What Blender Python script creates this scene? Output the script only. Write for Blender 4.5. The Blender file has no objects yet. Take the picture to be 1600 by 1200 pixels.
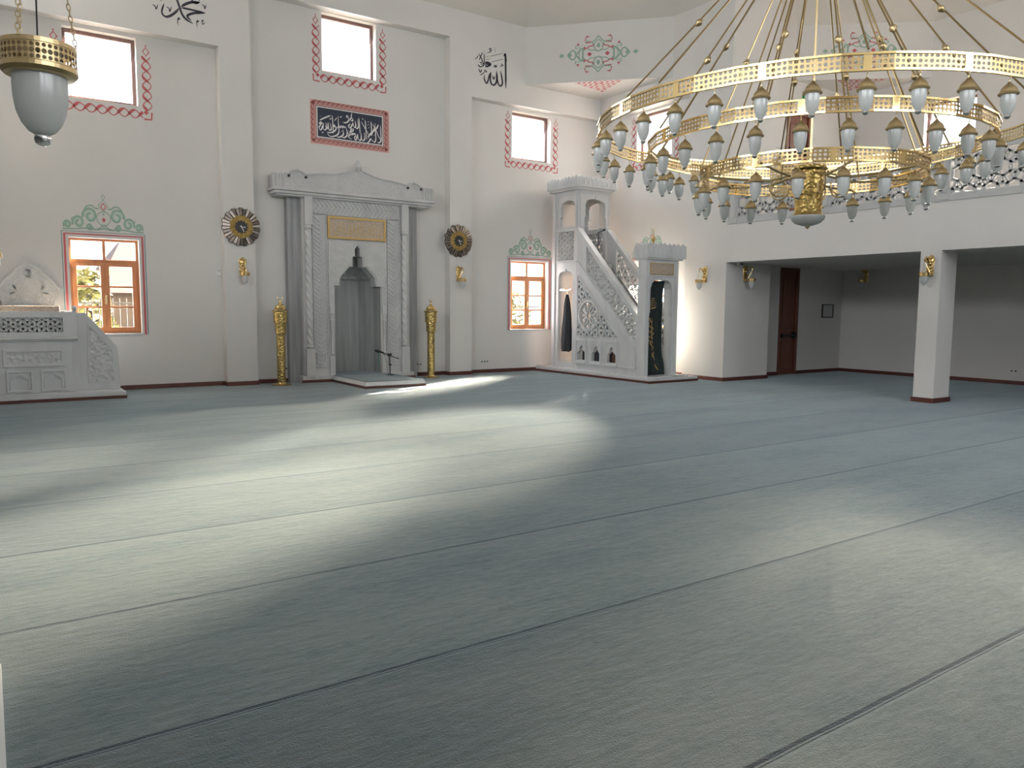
import bpy, bmesh, math, random
from mathutils import Vector, Matrix
from mathutils.geometry import tessellate_polygon
random.seed(7)
SC = bpy.context.scene
COL = SC.collection
PI = math.pi
sin, cos = math.sin, math.cos
ORG = {}

# ------------------------------------------------------------------ helpers
def catmull(pts, n=8, closed=False):
    P = [Vector(p) for p in pts]
    if len(P) < 3: return [tuple(p) for p in P]
    out = []
    N = len(P)
    rng = range(N if closed else N - 1)
    for i in rng:
        p1, p2 = P[i], P[(i + 1) % N]
        p0 = P[i - 1] if (i > 0 or closed) else p1 * 2 - p2
        p3 = P[(i + 2) % N] if (i + 2 < N or closed) else p2 * 2 - p1
        for k in range(n):
            t = k / n
            out.append(tuple(.5 * ((2 * p1) + (p2 - p0) * t + (2 * p0 - 5 * p1 + 4 * p2 - p3) * t * t + (3 * p1 - p0 - 3 * p2 + p3) * t ** 3)))
    if not closed: out.append(tuple(P[-1]))
    return out

def inside(p, poly):
    x, y = p[0], p[1]; r = False
    for i in range(len(poly)):
        x1, y1 = poly[i]; x2, y2 = poly[i - 1]
        if (y1 > y) != (y2 > y) and x < (x2 - x1) * (y - y1) / (y2 - y1) + x1: r = not r
    return r

def circ(cx, cy, r, n=24, a0=0., a1=2 * PI, ry=None):
    full = abs(a1 - a0 - 2 * PI) < 1e-6
    m = n if full else n + 1
    return [(cx + r * cos(a0 + (a1 - a0) * i / n), cy + (ry or r) * sin(a0 + (a1 - a0) * i / n)) for i in range(m)]

IDM = lambda u, v, d: (u, v, d)

class MB:
    def __init__(s): s.v = []; s.f = []
    def add(s, vs, fs):
        o = len(s.v); s.v += [tuple(p) for p in vs]; s.f += [tuple(i + o for i in f) for f in fs]
    def box(s, x0, y0, z0, x1, y1, z1):
        s.add([(x0, y0, z0), (x1, y0, z0), (x1, y1, z0), (x0, y1, z0), (x0, y0, z1), (x1, y0, z1), (x1, y1, z1), (x0, y1, z1)],
              [(0, 3, 2, 1), (4, 5, 6, 7), (0, 1, 5, 4), (1, 2, 6, 5), (2, 3, 7, 6), (3, 0, 4, 7)])
    def mbox(s, m, u0, v0, d0, u1, v1, d1):
        s.prism(m, [(u0, v0), (u1, v0), (u1, v1), (u0, v1)], d0, d1)
    def prism(s, m, outer, d0, d1, holes=()):
        polys = [list(outer)] + [list(h) for h in holes]
        tri = tessellate_polygon([[Vector((p[0], p[1], 0)) for p in q] for q in polys])
        flat = [p for q in polys for p in q]; n = len(flat)
        vs = [m(p[0], p[1], d0) for p in flat] + [m(p[0], p[1], d1) for p in flat]
        fs = []
        for t in tri: fs += [tuple(t), tuple(i + n for i in reversed(t))]
        o = 0
        for q in polys:
            k = len(q)
            for i in range(k):
                j = (i + 1) % k
                fs.append((o + i, o + j, n + o + j, n + o + i))
            o += k
        s.add(vs, fs)
    def frame(s, m, u0, v0, u1, v1, w, d0, d1):
        s.prism(m, [(u0, v0), (u1, v0), (u1, v1), (u0, v1)], d0, d1, [[(u0 + w, v0 + w), (u1 - w, v0 + w), (u1 - w, v1 - w), (u0 + w, v1 - w)]])
    def flat(s, m, poly, d):
        tri = tessellate_polygon([[Vector((p[0], p[1], 0)) for p in poly]])
        s.add([m(p[0], p[1], d) for p in poly], [tuple(t) for t in tri])
    def ribbon(s, m, pts, w, d0, d1=None, closed=False):
        n = len(pts)
        if n < 2: return
        W = w if isinstance(w, (list, tuple)) else [w] * n
        L, Rr = [], []
        for i in range(n):
            a = pts[i - 1] if (i > 0 or closed) else pts[i]
            b = pts[(i + 1) % n] if (i < n - 1 or closed) else pts[i]
            tx, ty = b[0] - a[0], b[1] - a[1]; l = math.hypot(tx, ty) or 1
            nx, ny = -ty / l * W[i] / 2, tx / l * W[i] / 2
            L.append((pts[i][0] + nx, pts[i][1] + ny)); Rr.append((pts[i][0] - nx, pts[i][1] - ny))
        seg = range(n if closed else n - 1)
        if d1 is None:
            s.add([m(*p, d0) for p in L] + [m(*p, d0) for p in Rr], [(i, (i + 1) % n, n + (i + 1) % n, n + i) for i in seg])
        else:
            vs = [m(*p, d0) for p in L] + [m(*p, d0) for p in Rr] + [m(*p, d1) for p in L] + [m(*p, d1) for p in Rr]
            fs = []
            for i in seg:
                j = (i + 1) % n
                fs += [(i, j, n + j, n + i), (2 * n + i, 3 * n + i, 3 * n + j, 2 * n + j), (i, 2 * n + i, 2 * n + j, j), (n + i, n + j, 3 * n + j, 3 * n + i)]
            if not closed: fs += [(0, n, 3 * n, 2 * n), (n - 1, 3 * n - 1, 4 * n - 1, 2 * n - 1)]
            s.add(vs, fs)
    def nib(s, m, pts, W, d, ang=60, thin=.3, n=7):
        """a reed-pen stroke: wide across the nib, thin along it"""
        p = catmull([(q[0], q[1], 0) for q in pts], n); p = [(q[0], q[1]) for q in p]
        a = math.radians(ang); ws = []
        for i in range(len(p)):
            x, y = p[max(0, i - 1)], p[min(len(p) - 1, i + 1)]
            th = math.atan2(y[1] - x[1], y[0] - x[0])
            t = i / (len(p) - 1); taper = min(1, .35 + 5 * t, .3 + 4.5 * (1 - t))
            ws.append(W * max(thin, abs(sin(th - a))) * taper)
        s.ribbon(m, p, ws, d)
    def tube(s, pts, r, n=8, closed=False):
        P = [Vector(p) for p in pts]; N = len(P)
        R = r if isinstance(r, (list, tuple)) else [r] * N
        up = None; vs = []
        for i in range(N):
            a = P[i - 1] if (i > 0 or closed) else P[i]; b = P[(i + 1) % N] if (i < N - 1 or closed) else P[i]
            t = (b - a).normalized()
            if up is None:
                up = Vector((0, 0, 1)) if abs(t.z) < .9 else Vector((1, 0, 0))
            x = t.cross(up).normalized(); y = x.cross(t).normalized(); up = y
            vs += [P[i] + (x * cos(2 * PI * k / n) + y * sin(2 * PI * k / n)) * R[i] for k in range(n)]
        fs = []
        for i in range(N if closed else N - 1):
            j = (i + 1) % N
            fs += [(i * n + k, i * n + (k + 1) % n, j * n + (k + 1) % n, j * n + k) for k in range(n)]
        if not closed: fs += [tuple(range(n))[::-1], tuple((N - 1) * n + k for k in range(n))]
        s.add(vs, fs)
    def lathe(s, prof, c=(0, 0, 0), n=24, M=None, flute=None):
        vs = []; N = len(prof)
        for r, z in prof:
            for k in range(n):
                a = 2 * PI * k / n; q = r * (1 + (flute(a, z) if flute else 0))
                p = Vector((q * cos(a), q * sin(a), z))
                if M: p = M @ p
                vs.append((p.x + c[0], p.y + c[1], p.z + c[2]))
        fs = [(i * n + k, i * n + (k + 1) % n, (i + 1) * n + (k + 1) % n, (i + 1) * n + k) for i in range(N - 1) for k in range(n)]
        if prof[0][0] > 1e-6: fs.append(tuple(range(n))[::-1])
        if prof[-1][0] > 1e-6: fs.append(tuple((N - 1) * n + k for k in range(n)))
        s.add(vs, fs)
    def ball(s, c, r, n=12, sz=1.):
        s.lathe([(max(r * sin(PI * i / 8), 1e-5), -r * sz * cos(PI * i / 8)) for i in range(9)], c, n)
    def build(s, name, mat, parent=None, smooth=False, org=None, bev=0, solid=0):
        o = Vector(ORG.get(parent.name, (0, 0, 0))) if parent else Vector(org or (0, 0, 0))
        me = bpy.data.meshes.new(name)
        me.from_pydata([Vector(p) - o for p in s.v], [], s.f)
        bm = bmesh.new(); bm.from_mesh(me)
        bmesh.ops.remove_doubles(bm, verts=bm.verts, dist=1e-5)
        bmesh.ops.recalc_face_normals(bm, faces=bm.faces)
        bm.to_mesh(me); bm.free()
        if smooth:
            me.polygons.foreach_set('use_smooth', [True] * len(me.polygons)); me.set_sharp_from_angle(angle=math.radians(40))
        me.materials.append(mat)
        ob = bpy.data.objects.new(name, me); COL.objects.link(ob)
        if parent: ob.parent = parent
        else: ob.location = o
        ORG[ob.name] = tuple(o)
        if bev:
            b = ob.modifiers.new('bevel', 'BEVEL'); b.width = bev; b.segments = 2; b.limit_method = 'ANGLE'; b.angle_limit = math.radians(50)
        if solid:
            b = ob.modifiers.new('solid', 'SOLIDIFY'); b.thickness = solid; b.offset = 0
        return ob

def tag(o, label=None, cat=None, group=None, kind=None):
    if label: o['label'] = label
    if cat: o['category'] = cat
    if group: o['group'] = group
    if kind: o['kind'] = kind
    return o

def thing(name, label, cat, loc=(0, 0, 0), group=None, kind=None):
    o = bpy.data.objects.new(name, None); COL.objects.link(o); o.location = loc; o.empty_display_size = .2
    ORG[o.name] = tuple(loc)
    return tag(o, label, cat, group, kind)

KIDS = {}
def kids(o): return [c for c in bpy.data.objects if c.parent == o]
def dup(root, loc, rotz=None, label=None, group=None, kidmap=None):
    r = root.copy(); COL.objects.link(r); r.location = loc
    if rotz is not None: r.rotation_euler = (0, 0, rotz)
    if label: r['label'] = label
    if group: r['group'] = group
    for ch in kids(root):
        c = ch.copy(); COL.objects.link(c); c.parent = r
        for g in kids(ch):
            d = g.copy(); COL.objects.link(d); d.parent = c
    return r

# ------------------------------------------------------------------ materials
def newmat(name):
    m = bpy.data.materials.new(name); m.use_nodes = True
    nt = m.node_tree; b = nt.nodes['Principled BSDF']
    return m, nt, b

def pm(name, col, rough=.6, metal=0., var=.0, vscale=6., stretch=(1, 1, 1), bump=0., bscale=60., btype='noise', bdist=.01, spec=None, **kw):
    m, nt, b = newmat(name)
    b.inputs['Base Color'].default_value = (*col, 1); b.inputs['Roughness'].default_value = rough; b.inputs['Metallic'].default_value = metal
    if spec is not None: b.inputs['Specular IOR Level'].default_value = spec
    for k, v in kw.items(): b.inputs[k.replace('_', ' ')].default_value = v
    tc = nt.nodes.new('ShaderNodeTexCoord'); mp = nt.nodes.new('ShaderNodeMapping'); mp.inputs['Scale'].default_value = stretch
    nt.links.new(tc.outputs['Object'], mp.inputs['Vector'])
    if var:
        n = nt.nodes.new('ShaderNodeTexNoise'); n.inputs['Scale'].default_value = vscale; n.inputs['Detail'].default_value = 6
        nt.links.new(mp.outputs[0], n.inputs['Vector'])
        r = nt.nodes.new('ShaderNodeValToRGB'); e = r.color_ramp.elements
        e[0].position = .3; e[1].position = .7
        e[0].color = (*[c * (1 - var) for c in col], 1); e[1].color = (*[min(1, c * (1 + var * .6)) for c in col], 1)
        nt.links.new(n.outputs['Fac'], r.inputs[0]); nt.links.new(r.outputs[0], b.inputs['Base Color'])
    if bump:
        if btype == 'voronoi':
            t = nt.nodes.new('ShaderNodeTexVoronoi'); t.feature = 'SMOOTH_F1'; out = 'Distance'
        else:
            t = nt.nodes.new('ShaderNodeTexNoise'); t.inputs['Detail'].default_value = 3; out = 'Fac'
        t.inputs['Scale'].default_value = bscale
        nt.links.new(mp.outputs[0], t.inputs['Vector'])
        bp = nt.nodes.new('ShaderNodeBump'); bp.inputs['Strength'].default_value = bump; bp.inputs['Distance'].default_value = bdist
        nt.links.new(t.outputs[out], bp.inputs['Height']); nt.links.new(bp.outputs[0], b.inputs['Normal'])
    return m

M_wall = pm('wall_paint', (.70, .68, .655), .75, var=.025, vscale=1.2, bump=.08, bscale=140)
M_ceil = pm('ceiling_paint', (.68, .65, .605), .8, var=.02, vscale=.8)
M_marble = pm('white_marble', (.62, .63, .635), .35, var=.10, vscale=3.5, stretch=(1, 1, .35))
M_carved = pm('carved_marble', (.60, .61, .615), .45, var=.08, vscale=5, bump=.9, bscale=17, btype='voronoi', bdist=.03)
M_fine = pm('fine_carved_marble', (.60, .61, .615), .45, var=.08, vscale=5, bump=.8, bscale=34, btype='voronoi', bdist=.015)
M_mmarble = pm('grey_white_marble', (.56, .56, .555), .4, var=.12, vscale=3.5, stretch=(1, 1, .35))
M_mfine = pm('carved_grey_marble', (.55, .55, .545), .45, var=.08, vscale=5, bump=.8, bscale=34, btype='voronoi', bdist=.015)
M_grey = pm('grey_marble', (.30, .305, .31), .35, var=.3, vscale=7, stretch=(2.2, 2.2, .12))
M_niche = pm('niche_marble', (.38, .395, .395), .4, var=.22, vscale=5, stretch=(2.2, 2.2, .15))
M_base = pm('mahogany_baseboard', (.10, .030, .022), .35, var=.2, vscale=8)
M_wood = pm('orange_window_wood', (.43, .17, .06), .4, var=.15, vscale=20, stretch=(1, 1, .15))
M_wood2 = pm('backlit_window_wood', (.16, .085, .075), .45, var=.12, vscale=20)  # backlit darkness of the upper frames is put into the colour
M_door = pm('dark_door_wood', (.16, .055, .032), .45, var=.2, vscale=12, stretch=(1, 1, .1))
M_gold = pm('polished_gold', (.70, .52, .24), .2, 1.)
M_goldpat = pm('hammered_gold', (.48, .355, .135), .26, 1., bump=.7, bscale=34, btype='voronoi', bdist=.012)
M_goldface = pm('engraved_gold_face', (.36, .25, .09), .3, 1., var=.5, vscale=40, bump=1., bscale=55, btype='voronoi', bdist=.015)
M_brass = pm('brushed_brass', (.58, .45, .25), .36, 1.)
M_ring = pm('pierced_ring_brass', (.43, .315, .155), .3, 1.)
M_goldp = pm('gold_paint', (.55, .37, .13), .4, .35)
M_chrome = pm('crystal_chrome', (.88, .9, .92), .06, 1.)
M_mirror = pm('bronze_mirror', (.17, .145, .125), .22, 1.)
M_black = pm('black_plastic', (.012, .012, .014), .45)
M_navy = pm('navy_panel', (.018, .024, .05), .5)
M_ink = pm('black_ink_paint', (.02, .018, .03), .55)
M_whitep = pm('white_letter_paint', (.80, .78, .76), .6)
M_red = pm('red_paint', (.50, .10, .11), .6)
M_dred = pm('dark_red_paint', (.22, .05, .05), .6)
M_pink = pm('salmon_paint', (.72, .40, .36), .6)
M_green = pm('sage_green_paint', (.28, .42, .33), .6)
M_lgreen = pm('pale_green_paint', (.50, .60, .53), .6)
M_teal = pm('dark_teal_paint', (.06, .16, .17), .6)
M_plastic = pm('white_plastic', (.72, .72, .70), .4)
M_cloth = pm('black_robe_cloth', (.02, .023, .032), .85, var=.3, vscale=9)
M_curtain = pm('dark_green_curtain', (.018, .030, .030), .8, var=.3, vscale=8)
M_brown = pm('brown_leather', (.10, .045, .03), .6)
M_tan = pm('tan_cloth', (.50, .33, .20), .8)
M_iron = pm('iron_fence', (.012, .011, .010), .6)
M_leaf = pm('hedge_leaf', (.085, .085, .014), .7, var=.5, vscale=9)
M_rooft = pm('red_roof_tile', (.065, .022, .017), .7, var=.3, vscale=8)
M_house = pm('house_plaster', (.075, .052, .038), .8)
M_ground = pm('dry_ground', (.07, .062, .045), .9, var=.2, vscale=3)
M_band = pm('woven_stone_band', (.50, .42, .35), .7, var=.25, vscale=26, bump=.6, bscale=40, btype='voronoi')
M_exit = pm('exit_green', (.02, .26, .07), .5)
M_rail = pm('railing_grey', (.50, .505, .50), .5, var=.05)

def glassmat(name, refl=.05, tint=(1, 1, 1)):
    m, nt, b = newmat(name); nt.nodes.remove(b)
    o = nt.nodes['Material Output']; t = nt.nodes.new('ShaderNodeBsdfTransparent'); t.inputs[0].default_value = (*tint, 1)
    g = nt.nodes.new('ShaderNodeBsdfGlossy'); g.inputs['Roughness'].default_value = .03
    mx = nt.nodes.new('ShaderNodeMixShader'); mx.inputs[0].default_value = refl
    nt.links.new(t.outputs[0], mx.inputs[1]); nt.links.new(g.outputs[0], mx.inputs[2]); nt.links.new(mx.outputs[0], o.inputs[0])
    return m
M_pane = glassmat('window_glass')

def frosted(name, col):
    m, nt, b = newmat(name); nt.nodes.remove(b)
    o = nt.nodes['Material Output']
    d = nt.nodes.new('ShaderNodeBsdfDiffuse'); d.inputs[0].default_value = (*col, 1)
    t = nt.nodes.new('ShaderNodeBsdfTranslucent'); t.inputs[0].default_value = (*col, 1)
    g = nt.nodes.new('ShaderNodeBsdfGlossy'); g.inputs['Roughness'].default_value = .25
    a = nt.nodes.new('ShaderNodeMixShader'); a.inputs[0].default_value = .55
    c = nt.nodes.new('ShaderNodeMixShader'); c.inputs[0].default_value = .08
    nt.links.new(d.outputs[0], a.inputs[1]); nt.links.new(t.outputs[0], a.inputs[2]); nt.links.new(a.outputs[0], c.inputs[1]); nt.links.new(g.outputs[0], c.inputs[2]); nt.links.new(c.outputs[0], o.inputs[0])
    return m
M_frost = frosted('frosted_glass', (.88, .90, .885))

def carpet(name, rows=True):
    m, nt, b = newmat(name); N = nt.nodes.new; Lk = nt.links.new
    b.inputs['Roughness'].default_value = .9; b.inputs['Specular IOR Level'].default_value = .15
    b.inputs['Sheen Weight'].default_value = .48; b.inputs['Sheen Roughness'].default_value = .45; b.inputs['Sheen Tint'].default_value = (.66, .79, .90, 1)  # blue tint puts reflected sky light into the sheen
    tc = N('ShaderNodeTexCoord'); sx = N('ShaderNodeSeparateXYZ'); Lk(tc.outputs['Object'], sx.inputs[0])
    def noise(scale, st, det=5, rough=.6):
        mp = N('ShaderNodeMapping'); mp.inputs['Scale'].default_value = st; Lk(tc.outputs['Object'], mp.inputs[0])
        n = N('ShaderNodeTexNoise'); n.inputs['Scale'].default_value = scale; n.inputs['Detail'].default_value = det; n.inputs['Roughness'].default_value = rough
        Lk(mp.outputs[0], n.inputs['Vector']); return n.outputs['Fac']
    def math_(op, a, b_=None, c=None):
        n = N('ShaderNodeMath'); n.operation = op
        for i, q in enumerate((a, b_, c)):
            if q is None: continue
            if isinstance(q, (int, float)): n.inputs[i].default_value = q
            else: Lk(q, n.inputs[i])
        return n.outputs[0]
    v = math_('ADD', math_('MULTIPLY', noise(1.0, (.55, 1.6, 1)), .82), math_('MULTIPLY', noise(9, (.5, 1.5, 1)), .45))
    v = math_('ADD', v, math_('MULTIPLY', noise(38, (.45, 1.5, 1), 3), .50))
    rp = N('ShaderNodeValToRGB'); e = rp.color_ramp.elements
    e[0].position = .58; e[0].color = (.058, .085, .083, 1); e[1].position = .98; e[1].color = (.150, .170, .152, 1)
    Lk(v, rp.inputs[0]); colr = rp.outputs[0]
    if rows:
        wob = math_('MULTIPLY', math_('SUBTRACT', noise(1.3, (1, 0, 0), 2), .5), .022)
        yy = math_('DIVIDE', math_('SUBTRACT', math_('ADD', sx.outputs[1], wob), .25), 1.377)
        row = math_('FLOOR', math_('ADD', yy, .5))
        fr = math_('MULTIPLY', math_('SUBTRACT', yy, row), 1.377)      # metres from the nearest seam
        def band(c, hw):
            return math_('LESS_THAN', math_('ABSOLUTE', math_('SUBTRACT', fr, c)), hw)
        dk = math_('MAXIMUM', band(.019, .0105), band(-.003, .003))
        lt = math_('MAXIMUM', band(.004, .003), band(-.014, .006))
        mx = N('ShaderNodeMix'); mx.data_type = 'RGBA'; mx.inputs['B'].default_value = (.008, .012, .012, 1)
        Lk(dk, mx.inputs['Factor']); Lk(colr, mx.inputs['A'])
        m2 = N('ShaderNodeMix'); m2.data_type = 'RGBA'; m2.inputs['B'].default_value = (.16, .19, .175, 1)
        Lk(lt, m2.inputs['Factor']); Lk(mx.outputs['Result'], m2.inputs['A']); colr = m2.outputs['Result']
        # every strip is laid with its own lie of the pile
        cell = math_('FLOOR', yy); wn = N('ShaderNodeTexWhiteNoise'); wn.noise_dimensions = '1D'; Lk(cell, wn.inputs['W'])
        gain = math_('ADD', math_('MULTIPLY', wn.outputs['Value'], .30), .85)
        hm = N('ShaderNodeVectorMath'); hm.operation = 'SCALE'; Lk(colr, hm.inputs[0]); Lk(gain, hm.inputs['Scale']); colr = hm.outputs[0]
    Lk(colr, b.inputs['Base Color'])
    bp = N('ShaderNodeBump'); bp.inputs['Strength'].default_value = .6; bp.inputs['Distance'].default_value = .02
    h = math_('ADD', noise(14, (.5, 1.4, 1), 4), math_('MULTIPLY', noise(120, (1, 1, 1), 2), .5))
    Lk(h, bp.inputs['Height']); Lk(bp.outputs[0], b.inputs['Normal'])
    return m
M_carpet = carpet('teal_carpet'); M_carpet2 = carpet('platform_carpet', False)

# ------------------------------------------------------------------ wall frames (u along wall, v up, d towards the room)
QY, RX, AX, DY = 16.25, 13.9, 18.84, 12.1
mq = lambda u, v, d: (u, QY - d, v)            # recessed bays of the mihrab wall
mp_ = lambda u, v, d: (u, 16.0 - d, v)         # pilasters and lintels of the mihrab wall
mr = lambda u, v, d: (RX - d, u, v)            # recessed bay of the right wall
mpr = lambda u, v, d: (13.65 - d, u, v)        # piers, pillar and balcony face
ma = lambda u, v, d: (AX - d, u, v)            # far wall of the right arm
md = lambda u, v, d: (u, DY - d, v)            # door wall of the right arm
rect = lambda u0, v0, u1, v1: [(u0, v0), (u1, v0), (u1, v1), (u0, v1)]

def struct(mb, name, mat, label, cat, smooth=False, bev=0, org=(0, 0, 0)):
    return tag(mb.build(name, mat, None, smooth, org, bev), label, cat, None, 'structure')

UPW = {1: (mq, 1.38, 5.31, 2.57, 6.53), 2: (mq, 6.155, 6.57, 7.385, 7.77), 3: (mq, 11.02, 5.32, 12.21, 6.47),
       4: (mr, 13.63, 5.33, 14.83, 6.50), 5: (ma, 8.98, 5.36, 10.16, 6.56)}
LOW = {6: (mq, 1.33, 1.07, 2.49, 2.83), 7: (mq, 11.02, 1.07, 12.18, 2.80), 8: (mr, 13.63, 1.07, 14.81, 2.83)}

# floor
b = MB(); b.box(-5.6, -7.4, -.2, 19.4, 16.7, 0)
struct(b, 'floor', M_carpet, 'teal carpet laid in long strips across the whole hall', 'floor')

# mihrab wall
b = MB()
hol = [rect(*UPW[k][1:]) for k in (1, 2, 3)] + [rect(*LOW[k][1:]) for k in (6, 7)] + [rect(6.215, .02, 7.325, 2.96)]
b.prism(mq, rect(-.7, 0, 14.6, 9.0), 0, -.35, hol)
b.box(6.0, 16.76, -.1, 7.55, 17.0, 3.2); b.box(6.0, 16.5, -.1, 6.2, 16.8, 3.2); b.box(7.35, 16.5, -.1, 7.55, 16.8, 3.2); b.box(6.0, 16.55, 3.0, 7.55, 16.9, 3.2)  # casing added behind the niche to stop sunlight leaking in
b.box(3.99, 16.0, 0, 4.59, 16.26, 9.0); b.box(9.115, 16.0, 0, 9.705, 16.26, 9.0)
b.box(-.5, 16.0, 6.6, 3.99, 16.26, 9.0); b.box(4.59, 16.0, 7.79, 9.115, 16.26, 9.0); b.box(9.705, 16.0, 6.545, 14.2, 16.26, 9.0)
struct(b, 'wall_front', M_wall, 'white mihrab wall with recessed bays and pilasters', 'wall')
# right wall bay, pier and the wall over the opening
b = MB()
b.prism(mr, rect(12.6, 0, 16.6, 9.0), 0, -.35, [rect(*UPW[4][1:]), rect(*LOW[8][1:])])
b.box(13.65, 11.62, 0, 15.2, 12.85, 9.0); b.box(13.65, 12.85, 6.55, 13.92, 16.02, 9.0)
b.box(13.65, -7.0, 2.655, 19.2, 11.62, 3.50); b.box(15.2, 11.62, 2.655, 19.2, 12.15, 3.50)
struct(b, 'wall_right', M_wall, 'white right wall with pier and deep balcony beam', 'wall')
b = MB(); b.box(13.65, 6.93, 0, 14.2, 7.29, 2.66)
struct(b, 'pillar', M_wall, 'square white pillar holding up the balcony', 'pillar', bev=.008)
# right arm
b = MB(); b.prism(md, rect(15.2, 0, 19.4, 9.0), 0, -.35, [rect(16.26, .0, 16.92, 2.60), rect(16.27, 3.5, 17.1, 6.36)])
struct(b, 'wall_arm_front', M_wall, 'white wall with the two doors beside the balcony', 'wall')
b = MB(); b.prism(ma, rect(-7.2, 0, 12.4, 9.0), 0, -.35, [rect(*UPW[5][1:]), rect(4.1, 5.36, 5.3, 6.56), rect(-.8, 5.36, .4, 6.56)])
struct(b, 'wall_arm_right', M_wall, 'white far wall behind and above the balcony', 'wall')
# left side and back (only seen from elsewhere)
b = MB(); b.box(-.5, 11.62, 0, -.05, 16.3, 9.0); b.box(-5.5, 12.1, 0, -.5, 12.45, 9.0)
b.box(-5.5, -7.0, 2.655, -.45, 12.1, 3.5)
b.prism(lambda u, v, d: (-5.2 + d, u, v), rect(-7.2, 0, 12.4, 9.0), 0, -.35, [rect(u, 4.6, u + 1.6, 6.8) for u in (-3.4, .2, 3.9, 7.6)])
struct(b, 'wall_left', M_wall, 'white left wall with balcony and pier', 'wall')
b = MB(); b.prism(lambda u, v, d: (u, -7.0 + d, v), rect(-5.5, 0, 19.2, 9.0), 0, -.35, [rect(u, 4.6, u + 1.8, 7.2) for u in (.5, 4.0, 7.5, 11.0)])
struct(b, 'wall_back', M_wall, 'white back wall behind the viewer', 'wall')
# corner squinches
b = MB(); b.prism(IDM, [(11.25, 16.0), (13.65, 13.40), (13.72, 16.05)], 7.06, 9.0)
struct(b, 'wall_squinch', M_wall, 'diagonal corner wall over the stone pulpit', 'wall')
b = MB(); b.prism(IDM, [(16.45, 12.1), (18.84, 10.05), (18.9, 12.15)], 7.14, 9.0)
struct(b, 'wall_arm_squinch', M_wall, 'diagonal corner wall above the balcony', 'wall')
# ceiling: shallow dome springing from the tops of the walls
bd = [(11.25, 16.0), (13.65, 13.40), (13.65, 12.1), (16.45, 12.1), (18.84, 10.05), (18.84, -7), (-5.2, -7), (-5.2, 12.1), (-.05, 12.1), (-.05, 13.4), (2.35, 16.0)]
dense = []
for i, p in enumerate(bd):
    q = bd[(i + 1) % len(bd)]; n = max(2, int(math.dist(p, q) / .8))
    dense += [(p[0] + (q[0] - p[0]) * k / n, p[1] + (q[1] - p[1]) * k / n) for k in range(n)]
b = MB(); CX, CY = 6.74, 4.74; n = len(dense); T = [0, .02, .06, .12, .2, .3, .42, .56, .72, .88, 1.0]; vs = []
for t in T:
    for x, y in dense:
        a = math.atan2(y - CY, x - CX); R = math.hypot(x - CX, y - CY); R2 = R * (1 - t) + (11.5 - R) * t * (1 - t) * .6
        vs.append((CX + R2 * cos(a), CY + R2 * sin(a), 8.42 + 4.2 * sin(t * PI / 2)))
b.add(vs, [(i * n + k, i * n + (k + 1) % n, (i + 1) * n + (k + 1) % n, (i + 1) * n + k) for i in range(len(T) - 1) for k in range(n)])
o = struct(b, 'ceiling', M_ceil, 'plain pale vaulted ceiling above the hall', 'ceiling', smooth=False)
sd = o.modifiers.new('solid', 'SOLIDIFY'); sd.thickness = .3; sd.offset = 1

# baseboards
def baseboard(name, segs, label):
    b = MB()
    for x0, y0, x1, y1 in segs: b.box(x0, y0, 0, x1, y1, .085)
    struct(b, name, M_base, label, 'baseboard', bev=.004)
t = .022
baseboard('baseboard_front', [(-.05, QY - t, 3.99, QY), (3.99 - t, 16 - t, 4.59 + t, 16), (3.99 - t, 16, 3.99, QY), (4.59, 16, 4.59 + t, QY), (4.59, QY - t, 5.28, QY), (8.28, QY - t, 9.115, QY),
    (9.115 - t, 16, 9.115, QY), (9.115 - t, 16 - t, 9.705 + t, 16), (9.705, 16, 9.705 + t, QY), (9.705, QY - t, RX, QY)], 'dark red wooden baseboard along the mihrab wall')
baseboard('baseboard_right', [(RX - t, 12.85, RX, QY), (13.65 - t, 11.62 - t, 13.65, 12.85 + t), (13.65, 12.85, RX, 12.85 + t), (13.65, 11.62 - t, 15.2 + t, 11.62), (15.2, 11.62, 15.2 + t, DY), (15.2, DY - t, 16.22, DY), (16.96, DY - t, AX, DY),
    (AX - t, -7, AX, DY)], 'dark red wooden baseboard round the pier and side room')
baseboard('baseboard_pillar', [(13.65 - t, 6.93 - t, 14.2 + t, 6.93), (13.65 - t, 7.29, 14.2 + t, 7.29 + t), (13.65 - t, 6.93, 13.65, 7.29), (14.2, 6.93, 14.2 + t, 7.29)], 'dark red baseboard wrapped round the pillar foot')
# pale edging of the low step at the viewer's left
b = MB(); b.box(-.045, 1.0, 0, -.012, 3.95, .03); struct(b, 'trim_1', M_plastic, 'thin pale strip edging the carpet at the far left', 'trim')
b = MB(); b.box(-.4, 1.0, 0, -.046, 3.9, .028); struct(b, 'trim_2', M_base, 'dark wooden threshold beside the pale edging strip', 'trim')

# ------------------------------------------------------------------ windows
def upper_window(k, label):
    m, u0, v0, u1, v1 = UPW[k]; c = m((u0 + u1) / 2, v0, -.12)
    r = thing('window_%d' % k, label, 'window', c, 'square windows under the vault', 'structure')
    b = MB(); b.frame(m, u0, v0, u1, v1, .062, -.15, -.21); b.build('frame', M_wood2, r, bev=.006)
    b = MB(); b.mbox(m, u0 + .055, v0 + .055, -.177, u1 - .055, v1 - .055, -.183); b.build('pane', M_pane, r)
upper_window(1, 'square bright window above the carved stone platform at the left')
upper_window(2, 'square bright window high over the black inscription panel')
upper_window(3, 'square bright window left of the stone pulpit canopy')
upper_window(4, 'narrow looking bright window behind the left end of the chandelier')
upper_window(5, 'glaring sunlit window over the balcony behind the chandelier')

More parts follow.
